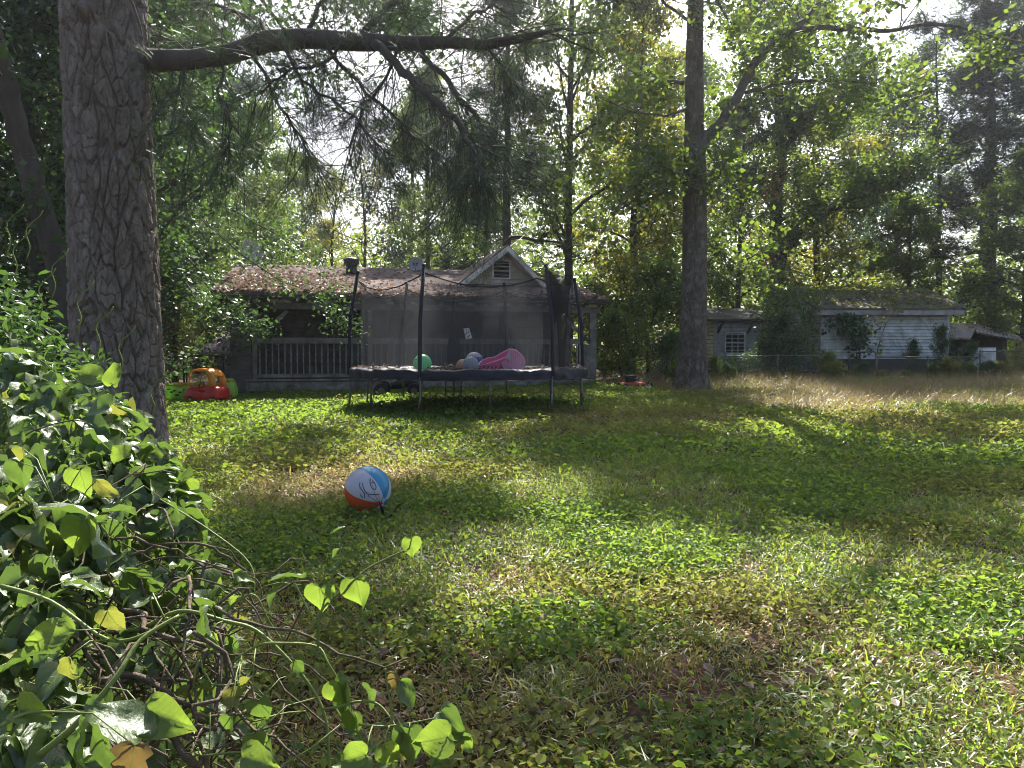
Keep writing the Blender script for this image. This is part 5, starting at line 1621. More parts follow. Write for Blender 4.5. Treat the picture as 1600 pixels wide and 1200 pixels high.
    mb = MB(); mb.loft(rings); part('gathered_net', mb, M['net_dense'], t, True)
    rings = []
    c2 = pt(52, R - .1, 0)
    for k in range(12):
        v = k / 11; z = 2.55 - 1.70 * v; w = .11 * (1 - v) ** 1.4 + .03 + .02 * v
        rings.append([(c2[0] + .05 + w * (1 + .3 * sin(4 * a)) * cos(a), c2[1] + w * .5 * sin(a), z) for a in np.linspace(0, 2 * pi, 16, endpoint=False)])
    mb = MB(); mb.loft(rings); part('gathered_net', mb, M['net_dense'], t, True)
    # net gathered round the far pole (door sleeve)
    rings = []
    p0 = pt(193, R - .2, 0)
    for k in range(10):
        v = k / 9; z = 2.35 - 1.45 * v; w = .02 + .12 * smooth(.35, .8, v)
        rings.append([(p0[0] + w * (1 + .2 * sin(3 * a)) * cos(a), p0[1] + .06 * sin(a), z) for a in np.linspace(0, 2 * pi, 14, endpoint=False)])
    mb = MB(); mb.loft(rings); part('gathered_net', mb, M['net_dense'], t, True)
    # ladder
    g2 = zd
    lx = (697 - 800) / F * 17.4 - TC[0]; rx = (721 - 800) / F * 17.4 - TC[0]; ly = 17.4 - TC[1]
    mb = MB(); mb.tube([(lx, ly, g2 - .1), (lx, ly - .25, 0)], .016, 6); mb.tube([(rx, ly, g2 - .1), (rx, ly - .25, 0)], .016, 6)
    ld = part('ladder', mb, M['steel'], t)
    for z in (.52, .27, .05):
        mb = MB(); y = ly - .25 * (1 - z / g2); mb.box(lx, rx, y - .04, y + .04, z, z + .03); part('rung', mb, M['galv'], ld)
    # litter on the pad
    pts = []
    for _ in range(260):
        a = rng.uniform(0, 360); r = R - .28 * rng.random(); pts.append(pt(a, r, zd + .05 + .02 * rng.random()))
    for _ in range(200):
        pts.append(pt(rng.uniform(0, 360), (R - .3) * sqrt(rng.random()), zd + .0))
    v, nn = leafquads(np.array(pts), .5, .075, rng, .6)
    link('leaf_litter', np_mesh('leaf_litter', v, leafquad_faces(nn), M['leaf_dead']), t, kind='stuff')
    return g + zd
deck_z = build_trampoline()

# ================================================================== toys
def plastic(name, c, rough=.32, var=.08, tl=.35):
    """thin moulded plastic or vinyl: some light passes through"""
    m, nt, out = new_mat(name)
    tc = N(nt, 'ShaderNodeTexCoord')
    n1 = noise_tex(nt, 5, 5, .6, tc.outputs['Object'])
    col = ramp(nt, n1, [(.3, tuple(x * (1 - var) for x in c)), (.7, tuple(min(1, x * (1 + var)) for x in c))])
    n2 = noise_tex(nt, 9, 7, .7, tc.outputs['Object'], .5)
    col = mixc(nt, math_n(nt, 'MULTIPLY', ramp(nt, n2, [(.55, (0, 0, 0)), (.75, (1, 1, 1))]), .4), col, tuple(x * .55 + .03 for x in c))
    p = N(nt, 'ShaderNodeBsdfPrincipled'); nt.links.new(col, p.inputs['Base Color']); p.inputs['Roughness'].default_value = rough
    t = N(nt, 'ShaderNodeBsdfTranslucent'); nt.links.new(col, t.inputs[0])
    mx = N(nt, 'ShaderNodeMixShader'); mx.inputs[0].default_value = tl
    nt.links.new(p.outputs[0], mx.inputs[1]); nt.links.new(t.outputs[0], mx.inputs[2]); nt.links.new(mx.outputs[0], out.inputs[0])
    return m
M['p_mint'] = plastic('mint', (.28, .72, .42)); M['p_brown'] = plastic('ball_brown', (.36, .18, .09), .6, .1, .1)
M['p_grey'] = plastic('ball_grey', (.58, .60, .66)); M['p_peach'] = plastic('ball_peach', (.80, .50, .36)); M['p_blue'] = plastic('ball_blue', (.10, .22, .60))
M['p_white'] = plastic('white', (.78, .77, .80)); M['p_pink'] = plastic('pink', (.90, .50, .72)); M['p_mag'] = plastic('magenta', (.85, .16, .46))
M['p_red'] = plastic('toy_red', (.74, .055, .04)); M['p_org'] = plastic('toy_orange', (.95, .42, .05)); M['p_green'] = plastic('toy_green', (.42, .72, .10)); M['p_dgreen'] = plastic('toy_dark_green', (.02, .13, .05)); M['p_tan'] = plastic('toy_tan', (.55, .42, .10))
M['p_sky'] = plastic('beach_blue', (.06, .33, .58), .2); M['p_bred'] = plastic('beach_red', (.80, .12, .04), .2); M['p_bwhite'] = plastic('beach_white', (.66, .63, .72), .2)
M['p_mred'] = plastic('mower_red', (.42, .025, .03), .35, .1, .02)
M['ink'] = flat('ink', (.015, .015, .018), .4)

def ball(px, py, d, r, mat, label, cat='ball', name='ball', mark=None, caps=None, rest=None):
    c = W(px, py, d); c[2] = (rest if rest is not None else deck_z + .0) + r
    t = thing(name, label, cat, tuple(c - np.array([0, 0, r])))
    mb = MB(); mb.sphere((0, 0, r), r, nu=28, nv=18); b = part('shell', mb, mat, t, True)
    if mark:
        for (dx, dz, w, h) in mark:
            y = -sqrt(max(0, 1 - (dx * dx + dz * dz))) * r
            mb = MB(); n = Vector((dx * r, y, dz * r)).normalized(); mb.obox(Vector((0, 0, r)) + n * r * .97 + Vector((-w / 2, 0, 0)), Vector((0, 0, r)) + n * r * .97 + Vector((w / 2, 0, 0)), .03, h)
            part('mark', mb, M['ink'], t)
    if caps:
        mb = MB(); rg = []
        for k in range(9):
            ph = pi * .36 * k / 8
            rg.append([((r + .003) * sin(max(ph, .02)) * cos(a), (r + .003) * sin(max(ph, .02)) * sin(a), r + (r + .003) * cos(ph)) for a in np.linspace(0, 2 * pi, 28, endpoint=False)])
        mb.loft(rg, cap=False); part('cap', mb, caps, t, True)
    return t
ball(660, 563, 14.6, .172, M['p_mint'], 'mint green ball at the left on the trampoline', mark=[(-.62, .42, .035, .014)], rest=deck_z - .03)
ball(704.5, 570, 14.7, .078, M['p_brown'], 'small brown ball on the trampoline between the green ball and the grey ball', mark=[(-.1, .55, .05, .018)], rest=deck_z - .03)
ball(723, 568, 14.95, .125, M['p_peach'], 'peach ball half hidden behind the grey ball', rest=deck_z - .03)
ball(735.5, 567, 14.6, .152, M['p_grey'], 'pale grey ball in front of the pink toy on the trampoline', mark=[(-.05, -.6, .05, .016)], rest=deck_z - .03)
ball(741, 566, 15.3, .172, M['p_blue'], 'blue ball with a white top behind the grey ball', caps=M['p_white'], rest=deck_z + .01)

def build_pink():
    c = W(787, 565, 14.95); z0 = deck_z - .02
    t = thing('pink_toy', 'pink moulded plastic ride-on shell lying tipped over on the trampoline', 'toy', (c[0], c[1], z0), 0)
    k = 14.95 / F
    q = lambda x, y: ((x - 787) * k, (578 - y) * k)
    def wall(pts, y0, y1, mat, name='side_wall', bev=.012):
        P = [q(*p) for p in pts]; cxm = sum(p[0] for p in P) / len(P); czm = sum(p[1] for p in P) / len(P)
        rings = []
        for yy, s_ in ((y0, .96), (y0 + (y1 - y0) * .2, 1.0), (y0 + (y1 - y0) * .8, 1.0), (y1, .96)):
            rings.append([(cxm + (p[0] - cxm) * s_, yy, czm + (p[1] - czm) * s_) for p in P])
        mb = MB(); mb.loft(rings); part(name, mb, M[mat], t, False)
    wall([(751, 569), (757, 566), (775, 562), (792, 556), (797, 566), (796, 577), (770, 578), (754, 577)], -.24, -.20, 'p_mag')
    wall([(751, 562), (762, 557), (772, 556), (784, 549), (797, 543), (799, 577), (754, 577)], .16, .20, 'p_mag')
    wall([(752, 577), (755, 573), (798, 572), (798, 577)], -.20, .16, 'p_mag', 'floor_panel')
    wall([(751, 576), (751, 563), (754, 563), (755, 576)], -.22, .18, 'p_mag', 'end_wall')
    for pts, y, r in (([(751, 569), (762, 566), (776, 561.5), (790, 556), (795, 553)], -.22, .017), ([(751, 562), (761, 557.5), (772, 556), (785, 548.5), (797, 542.5)], .18, .017)):
        mb = MB(); mb.tube([(q(*p)[0], y, q(*p)[1]) for p in pts], r, 8); part('rim', mb, M['p_pink'], t, True)
    e0 = q(751, 569); e1 = q(751, 562); mb = MB(); mb.tube([(e0[0], -.22, e0[1]), (e0[0] - .02, -.05, (e0[1] + e1[1]) / 2), (e1[0], .18, e1[1])], .017, 8); part('rim', mb, M['p_pink'], t, True)
    # boxy hood with a recessed face and a folded lip
    hood = [(791, 577), (787, 566), (791, 553), (796, 545), (800, 542), (807, 544), (814, 550), (820, 557), (821, 566), (818, 574), (812, 577)]
    P = [q(*p) for p in hood]; cxm = sum(p[0] for p in P) / len(P); czm = sum(p[1] for p in P) / len(P); rings = []
    for yy, s_ in ((-.235, .55), (-.235, .74), (-.262, .78), (-.27, .90), (-.255, .98), (-.22, 1.0), (.16, 1.0), (.20, .95)):
        rings.append([(cxm + (p[0] - cxm) * s_, yy, czm + (p[1] - czm) * s_) for p in P])
    mb = MB(); mb.loft(rings); part('hood', mb, M['p_pink'], t, False)
    wall([(784, 563), (790, 560), (797, 566), (799, 576), (789, 577), (786, 571)], -.285, -.25, 'p_pink', 'lug')
    wall([(790, 556), (794, 548), (799, 552), (797, 560)], -.285, -.25, 'p_white', 'sticker')
    for x in (756, 762, 768, 774, 780, 785):
        wall([(x, 573), (x + 2.2, 572), (x + 2.4, 568), (x + .4, 569)], -.246, -.239, 'ink', 'slot')
    for x in (795, 812):
        mb = MB(); mb.tube([(q(x, 577)[0], -.26, .03), (q(x, 577)[0], -.20, .03)], .035, 14); part('wheel', mb, M['p_white'], t)
build_pink()

def build_paper():
    c = W(732, 521, 17.7)
    t = thing('paper_sheet', 'crumpled white paper with dark print caught on the far side of the net', 'paper', (c[0], c[1], c[2] - .12), rot=(0, radians(-8), 0))
    mb = MB(); n = 6; vs = []; fs = []
    for i in range(n + 1):
        for j in range(n + 1):
            x = -.08 + .15 * i / n + .02 * (1 - j / n); z = .24 * j / n
            vs.append((x * (1 - .35 * (j / n) * (i / n)), .012 * sin(i * 1.7 + j), z))
    for i in range(n):
        for j in range(n): a = i * (n + 1) + j; fs.append((a, a + n + 1, a + n + 2, a + 1))
    mb.add(vs, fs); part('sheet', mb, M['p_white'], t)
    for (x, z, w, h) in ((-.02, .03, .06, .05), (-.05, .10, .03, .05), (.0, .13, .03, .03), (-.03, .18, .02, .03)):
        mb = MB(); mb.obox((x, -.022, z), (x + w, -.022, z + h), .004, .018); part('print', mb, M['ink'], t)
build_paper()

def build_beach_ball():
    d = 6.75; r = 36.5 / F * d
    c = W(575, 769, d); c[2] = max(c[2], gzf(c[0], c[1]) + r + .03)
    t = thing('beach_ball', 'inflated red, white and blue beach ball with black line drawing lying on the shaded lawn', 'beach ball', tuple(c))
    fw = Vector(c - CAM).normalized(); rt = fw.cross(Vector((0, 0, 1))).normalized(); upv = rt.cross(fw)
    def dirn(dx, dz):
        y = sqrt(max(0.02, 1 - dx * dx - dz * dz)); return (rt * dx + upv * dz - fw * y).normalized()
    ax = dirn(.66, -.50)
    e1 = (dirn(-.31, .86) - ax * dirn(-.31, .86).dot(ax)).normalized(); e2 = ax.cross(e1)
    rd = dirn(-.94, .08); l2 = atan2(rd.dot(e2), rd.dot(e1))
    sgn = 1 if l2 > 0 else -1; wd = abs(l2)
    cols = [('p_bwhite', 0, sgn * wd)]
    rest = (2 * pi - wd) / 5
    seq = ['p_bred', 'p_bwhite', 'p_sky', 'p_bwhite', 'p_sky']
    a = sgn * wd
    for s_ in seq:
        cols.append((s_, a, a + sgn * rest)); a += sgn * rest
    for mname, a0, a1 in cols:
        vs, fs = [], []; nu, nv = 10, 26
        for j in range(nv + 1):
            ph = pi * j / nv
            for i in range(nu + 1):
                th = a0 + (a1 - a0) * i / nu
                w = 1 + .006 * sin(pi * i / nu) - .004
                p = (ax * cos(ph) + (e1 * cos(th) + e2 * sin(th)) * sin(ph)) * r * w
                vs.append(p)
        for j in range(nv):
            for i in range(nu): q = j * (nu + 1) + i; f_ = (q, q + 1, q + nu + 2, q + nu + 1); fs.append(f_ if sgn < 0 else f_[::-1])
        mb = MB(); mb.add(vs, fs); part('panel', mb, M[mname], t, True)
    mb = MB(); mb.tube([ax * r * .985, ax * r * 1.012], .022, 14); part('valve_disc', mb, M['p_bwhite'], t)
    def curve(pts, rad=.0035):
        P = []
        for i in range(len(pts) - 1):
            for k in range(5):
                u = k / 5; x = pts[i][0] + (pts[i + 1][0] - pts[i][0]) * u; z = pts[i][1] + (pts[i + 1][1] - pts[i][1]) * u
                P.append(dirn(x, z) * (r * 1.003))
        P.append(dirn(*pts[-1]) * (r * 1.003))
        mb = MB(); mb.tube(P, rad, 5); part('printed_line', mb, M['ink'], t)
    q = lambda x, y: ((x - 643) / 310, (600 - y) / 310)
    for pl in ([(680, 460), (668, 500), (680, 560), (705, 600), (740, 605), (748, 570), (730, 525), (700, 480)], [(540, 510), (535, 560), (570, 610), (600, 660), (598, 710)], [(575, 515), (580, 570), (610, 630), (660, 665), (780, 672)],
               [(690, 510), (715, 520)], [(545, 660), (560, 690), (580, 705)], [(640, 700), (660, 670)]):
        curve([q(*p) for p in pl])
build_beach_ball()

def build_twig():
    d = 6.5
    t = thing('dead_branch', 'black leafless twig lying against the right side of the beach ball', 'twig')
    rng = np.random.default_rng(14); mb = MB()
    root = W(604, 803, d); root[2] = gzf(root[0], root[1]) + .01
    ends = [(608, 757), (612, 777), (566, 785), (552, 778), (585, 790), (640, 780), (650, 770), (622, 800), (560, 762), (575, 748), (592, 770)]
    for e in ends:
        p1 = W(e[0], e[1], 6.42 + rng.uniform(-.03, .03)); P = []
        mid = W(593, 788, 6.42)
        pts = [root, mid if e[0] < 615 else (root + p1) / 2 + np.array([0, 0, .03]), p1]
        for i in range(2):
            for k in range(4): P.append(pts[i] + (pts[i + 1] - pts[i]) * k / 4 + rng.normal(0, .006, 3))
        P.append(pts[2]); mb.tube(P, [.0042 - .0032 * i / 8 for i in range(9)], 5)
    part('stem', mb, M['ink'], t)
build_twig()

def build_car():
    d = 17.7; x, y, z = at_ground(324, d)
    t = thing('toy_car', 'red toddler car with an orange roof parked in front of the green spotted tub', 'toy car', (x, y, z + .01), radians(-16))
    k = .92
    body = [(-.46, .10), (-.48, .16), (-.47, .30), (-.42, .37), (-.26, .42), (-.18, .40), (-.12, .30), (.0, .265), (.12, .30), (.18, .40), (.24, .44), (.36, .43), (.45, .36), (.47, .24), (.46, .12), (.36, .08), (-.36, .08)]
    rings = []
    for yy, s in ((-.24, .90), (-.225, .97), (-.18, 1.0), (0, 1.0), (.18, 1.0), (.225, .97), (.24, .90)):
        rings.append([(px * s * k, yy, (.25 + (pz - .25) * s) * k) for px, pz in body])
    mb = MB(); mb.loft(rings); part('body', mb, M['p_red'], t, True)
    mb = MB(); mb.loft([[(px * k * 1.02, yy, pz * k) for px, pz in ((-.49, .15), (-.49, .20), (.485, .20), (.485, .15))] for yy in (-.25, .25)]); part('bumper', mb, M['p_red'], t)
    # dark seat well between the doors
    mb = MB(); mb.box(-.14, .16, -.15, .15, .30, .305 + .02); part('seat', mb, M['p_red'], t)
    # roof plate
    rp = [(-.30, .81), (-.20, .835), (0, .845), (.14, .83), (.24, .78), (.31, .69)]
    rings = []
    for (px, pz) in rp:
        w = .20
        rings.append([(px * k, yy, pz * k + dz) for yy, dz in ((-w, 0), (-w * .7, .018), (w * .7, .018), (w, 0), (w, -.035), (w * .7, -.02), (-w * .7, -.02), (-w, -.035))])
    mb = MB(); mb.loft(rings); rf = part('roof', mb, M['p_org'], t, True)
    for s in (-1, 1):
        rings = []
        for (px, pz, w) in ((.14, .82, .10), (.24, .76, .12), (.30, .66, .13), (.33, .54, .14), (.345, .42, .17)):
            rings.append([((px - w * .9) * k, s * .215, pz * k), (px * k + .03, s * .215, pz * k), (px * k + .03, s * .165, pz * k), ((px - w * .9) * k, s * .165, pz * k)])
        mb = MB(); mb.loft(rings); part('pillar', mb, M['p_org'], t, True)
        mb = MB(); mb.tube([(-.29 * k, s * .17, .81 * k), (-.41 * k, s * .20, .38 * k)], .016, 8); part('windshield_post', mb, M['p_tan'] if s > 0 else M['p_org'], t)
        mb = MB(); mb.tube([(-.475 * k, s * .14, .27 * k), (-.49 * k, s * .14, .27 * k)], .03, 12); part('headlight', mb, M['ink'], t)
        for wx in (-.30, .32):
            mb = MB(); mb.tube([(wx * k, s * .20, .09), (wx * k, s * .252, .09)], .085, 18); wl = part('wheel', mb, M['ink'], t)
            mb = MB(); mb.tube([(wx * k, s * .252, .09), (wx * k, s * .262, .09)], .04, 12); part('hubcap', mb, M['p_org'], wl)
    mb = MB(); mb.tube([(-.17 * k + .03 * sin(a), .085 * cos(a), .44 * k + .085 * sin(a)) for a in np.linspace(0, 2 * pi, 17)], .012, 6, cap=False); part('steering_wheel', mb, M['ink'], t)
build_car()

def build_tub():
    d = 18.4; x, y, z = at_ground(303, d)
    t = thing('play_tub', 'long green plastic tub with dark spots and a wavy yellow-brown rim behind the toy car', 'toy', (x, y, z), 0)
    L = .92; sec = []
    top = lambda u: .40 + .05 * sin(u * 30) * .35 + .10 * smooth(.80, .97, u) - .05 * smooth(.12, 0, u)
    outer = []
    n = 40
    for i in range(n + 1):
        u = i / n; xx = -L + 2 * L * u; w = .34 * (max(0.02, 1 - abs(2 * u - 1) ** 3.2)) ** .5; h = top(u)
        ring = []
        for a, bz in ((-1.0, 1.0), (-1.08, .75), (-1.02, .35), (-.85, .06), (-.4, 0), (.4, 0), (.85, .06), (1.02, .35), (1.08, .75), (1.0, 1.0), (.92, 1.0), (.9, .3), (.5, .1), (-.5, .1), (-.9, .3), (-.92, 1.0)):
            ring.append((xx, a * w, bz * h))
        outer.append(ring)
    mb = MB(); mb.loft(outer); part('shell', mb, M['p_green'], t, True)
    for s in (-1, 1):
        P = []
        for i in range(n + 1):
            u = i / n; w = .34 * (max(0.02, 1 - abs(2 * u - 1) ** 3.2)) ** .5
            P.append((-L + 2 * L * u, s * w * .97, top(u) + .012 + .018 * sin(u * 42)))
        mb = MB(); mb.tube(P, .032, 8); part('rim', mb, M['p_tan'], t, True)
    rng = np.random.default_rng(3)
    for i in range(17):
        u = [.08, .12, .16, .20, .26, .29, .33, .36, .40, .44, .48, .53, .6, .86, .92, .93, .90][i]; bz = [.5, .6, .72, .5, .78, .62, .7, .45, .6, .75, .5, .7, .6, .6, .75, .55, .4][i]
        w = .34 * (max(0.02, 1 - abs(2 * u - 1) ** 3.2)) ** .5; xx = -L + 2 * L * u
        rx, rz = rng.uniform(.02, .06), rng.uniform(.014, .028)
        mb = MB(); yy = -w * (1.02 + .06 * min(1, abs(bz - .35) / .4)) - .004
        mb.add([(xx + rx * cos(a), yy - .004, bz * .4 + rz * sin(a)) for a in np.linspace(0, 2 * pi, 14, endpoint=False)] + [(xx + rx * cos(a), yy + .02, bz * .4 + rz * sin(a)) for a in np.linspace(0, 2 * pi, 14, endpoint=False)], [tuple(range(14))] + [(i_, i_ + 14, (i_ + 1) % 14 + 14, (i_ + 1) % 14) for i_ in range(14)])
        part('spot', mb, M['p_dgreen'], t)
    # high rounded end (head)
    mb = MB(); rg = []
    for yy, s in ((-.15, .85), (-.11, 1), (.11, 1), (.15, .85)):
        rg.append([(L - .10 + .17 * s * cos(a), yy, .22 + .33 * s * sin(a) * (1 if sin(a) > 0 else .6)) for a in np.linspace(0, 2 * pi, 20, endpoint=False)])
    mb.loft(rg); part('head', mb, M['p_green'], t, True)
build_tub()

def build_mower():
    d = 20.8; x, y, z = at_ground(989, d)
    t = thing('lawn_mower', 'red push mower with a black engine left in the grass beside the porch', 'lawn mower', (x, y, z - .03), radians(12))
    mb = MB(); rg = []
    for zz, s in ((.10, 1.0), (.17, 1.0), (.20, .92), (.22, .5)):
        rg.append([(.33 * s * np.sign(cos(a)) * abs(cos(a)) ** .6, .26 * s * np.sign(sin(a)) * abs(sin(a)) ** .6, zz) for a in np.linspace(0, 2 * pi, 24, endpoint=False)])
    mb.loft(rg); part('deck', mb, M['p_mred'], t, True)
    mb = MB(); mb.tube([(-.08, 0, .22), (-.08, 0, .34)], .13, 14); mb.box(-.22, .06, -.12, .12, .33, .38); mb.box(-.02, .14, -.09, .07, .24, .32); part('engine', mb, M['ink'], t)
    mb = MB(); mb.box(-.24, .04, -.13, .10, .38, .40); part('engine_cover', mb, M['galv'], t)
    for (wx, wy, r) in ((-.30, -.27, .09), (-.30, .27, .09), (.34, -.27, .11), (.34, .27, .11)):
        mb = MB(); mb.tube([(wx, wy - .02, r), (wx, wy + .02, r)], r, 16); wl = part('wheel', mb, M['ink'], t)
        mb = MB(); mb.tube([(wx, wy - .024, r), (wx, wy + .024, r)], r * .5, 12); part('hub', mb, M['p_white'], wl)
    mb = MB(); mb.tube([(.28, -.2, .16), (.75, -.22, .55), (1.05, -.22, .92), (1.08, 0, .94), (1.05, .22, .92), (.75, .22, .55), (.28, .2, .16)], .012, 6); part('handle', mb, M['galv'], t)
build_mower()

def build_quad():
    d = 18.9; x, y, z = at_ground(622, d)
    t = thing('quad_bike', 'small dark quad bike parked in the shade behind the trampoline legs', 'quad bike', (x, y, z), radians(6))
    mb = MB(); rg = []
    for xx, z0, z1, w in ((-.46, .26, .34, .10), (-.36, .24, .44, .16), (-.15, .22, .40, .13), (.05, .22, .46, .14), (.25, .26, .46, .15), (.48, .30, .42, .13)):
        rg.append([(xx, -w, z0), (xx, w, z0), (xx, w, z1 - .04), (xx, w * .6, z1), (xx, -w * .6, z1), (xx, -w, z1 - .04)])
    mb.loft(rg); part('body', mb, M['ink'], t, True)
    for s in (-1, 1):
        for wx in (-.38, .38):
            P = [(wx + .24 * cos(a), s * .27, .22 + .23 * sin(a)) for a in np.linspace(.2, pi - .2, 8)]
            mb = MB(); mb.loft([[(p[0], p[1] - .08, p[2]), (p[0], p[1] + .08, p[2]), (p[0], p[1] + .08, p[2] + .02), (p[0], p[1] - .08, p[2] + .02)] for p in P]); part('fender', mb, M['ink'], t)
            mb = MB(); mb.tube([(wx, s * .22, .18), (wx, s * .24, .18), (wx, s * .34, .18), (wx, s * .36, .18)], [.15, .18, .18, .15], 18); wl = part('wheel', mb, M['foam'], t)
            mb = MB(); mb.tube([(wx, s * .355, .18), (wx, s * .37, .18)], .08, 12); part('rim', mb, M['galv'], wl)
    mb = MB(); mb.tube([(-.24, 0, .42), (-.18, 0, .62)], .02, 6); mb.tube([(-.14, -.28, .66), (-.19, -.08, .62), (-.19, .08, .62), (-.14, .28, .66)], .016, 6); part('handlebar', mb, M['galv'], t)
    mb = MB(); mb.box(-.05, .38, -.10, .10, .455, .50); part('seat', mb, M['foam'], t)
    mb = MB(); mb.tube([(.30, -.16, .50), (.62, -.16, .52), (.62, .16, .52), (.30, .16, .50)], .012, 6); mb.tube([(.40, -.16, .51), (.40, .16, .51)], .01, 6); part('rack', mb, M['galv'], t)
build_quad()
# ================================================================== vine heap in the foreground
VST = [(0, (.03, .065, .024)), (.4, (.05, .10, .035)), (.7, (.065, .12, .04)), (.9, (.10, .15, .04)), (1, (.18, .20, .04))]
M['vleaf'] = leaf_mat('vine_leaf', VST, trans=(.24, .42, .05), tw=.44, gloss=.15, rough=.36, vein=1)
M['vleaf_lime'] = leaf_mat('vine_leaf_lime', [(0, (.08, .15, .02)), (1, (.14, .21, .03))], trans=(.38, .56, .06), tw=.55, gloss=.12, rough=.4, vein=1)
M['vleaf_yel'] = leaf_mat('vine_leaf_yellow', [(0, (.14, .18, .03)), (.6, (.22, .22, .05)), (1, (.24, .16, .05))], trans=(.42, .42, .06), tw=.5, gloss=.08, rough=.45, vein=1)
M['vleaf_brown'] = leaf_mat('vine_leaf_brown', [(0, (.14, .07, .03)), (1, (.22, .11, .05))], trans=(.30, .14, .05), tw=.45, gloss=.08, rough=.5, vein=1)
M['vstem'] = surf_mat('vine_stem', [(.3, (.10, .14, .03)), (.7, (.20, .24, .06))], scale=20, rough=.5, bump=.2)
M['vwood'] = surf_mat('vine_wood', [(.3, (.08, .06, .04)), (.6, (.17, .125, .085)), (.8, (.30, .24, .17))], scale=18, rough=.8, bump=.7, bscale=80)

def leaf_mesh(name, seed, heart=True, curl=.25, fold=.35, lobes=False):
    rng = np.random.default_rng(seed)
    nl, na = 11, 9
    if lobes: B = [(0, 0), (.12, -.09), (.30, -.07), (.47, .08), (.33, .26), (.40, .42), (.33, .58), (.17, .74), (.08, .88), (.03, .96), (0, 1)]
    elif heart: B = [(0, 0), (.10, -.11), (.25, -.15), (.39, -.07), (.46, .08), (.45, .27), (.37, .46), (.26, .64), (.14, .81), (.05, .93), (0, 1)]
    else: B = [(0, 0), (.07, .0), (.17, .05), (.25, .15), (.29, .29), (.29, .44), (.24, .59), (.17, .73), (.09, .86), (.03, .95), (0, 1)]
    asym = 1 + rng.normal(0, .07)
    vs, uv = [], []
    b = rng.normal(0, .10); tw_ = rng.normal(0, .3)
    for i in range(nl):
        m = min(1.0, max(0, (i / (nl - 1)) ** 1.1)); bx, by = B[i]
        jag = 1 + .05 * (i % 2) * (0 < i < nl - 1) + rng.normal(0, .02)
        for j in range(na):
            a = -1 + 2 * j / (na - 1); aa = abs(a); sx_ = asym if a > 0 else 1 / asym
            x = (1 if a > 0 else -1) * aa * bx * jag * sx_; y = m * (1 - aa) + by * aa
            z = abs(x) * sin(fold) * .9 - curl * max(0, y) ** 2 + .045 * sin(9 * y + 3 * a + seed) * aa + b * a * y + tw_ * x * y
            z += .03 * sin(14 * y - 6 * aa)
            vs.append((x * cos(fold * .6), y, z)); uv.append((.5 + x, max(0, min(1, y))))
    fs = []
    for i in range(nl - 1):
        for j in range(na - 1):
            q = i * na + j; fs.append((q, q + 1, q + na + 1, q + na))
    me = bpy.data.meshes.new(name); me.from_pydata(vs, [], fs)
    ul = me.uv_layers.new(name='UVMap')
    for l in me.loops: ul.data[l.index].uv = uv[l.vertex_index]
    me.polygons.foreach_set('use_smooth', [True] * len(me.polygons)); me.update()
    return me, np.array(vs), np.array(fs)

HEART = [leaf_mesh('leaf', s, True, c, f) for s, c, f in ((1, .15, .25), (2, .35, .4), (3, .1, .55), (4, .5, .3), (5, .25, .8))]
OVATE = [leaf_mesh('leaf', s, False, c, f) for s, c, f in ((11, .2, .3), (12, .4, .5), (13, .1, .2))]
LOBED = [leaf_mesh('leaf', 21, True, .2, .3, True)]
VAR = {}
def leaf_data(kind, i, mat):
    k = (kind, i, mat)
    if k not in VAR:
        src = {'h': HEART, 'o': OVATE, 'l': LOBED}[kind][i % len({'h': HEART, 'o': OVATE, 'l': LOBED}[kind])][0]
        me = src.copy(); me.materials.clear(); me.materials.append(M[mat]); VAR[k] = me
    return VAR[k]

def frame(L, Nn):
    L = Vector(L).normalized(); Nn = Vector(Nn); Nn = (Nn - L * Nn.dot(L)).normalized(); X = L.cross(Nn)
    return Matrix((X, L, Nn)).transposed()

def put_leaf(parent, kind, i, mat, p, L, Nn, size):
    R = frame(L, Nn).to_4x4()
    o = bpy.data.objects.new('leaf', leaf_data(kind, i, mat)); COL.objects.link(o); o.parent = parent
    o.matrix_local = Matrix.Translation(Vector(p)) @ R @ Matrix.Scale(size, 4)
    return o

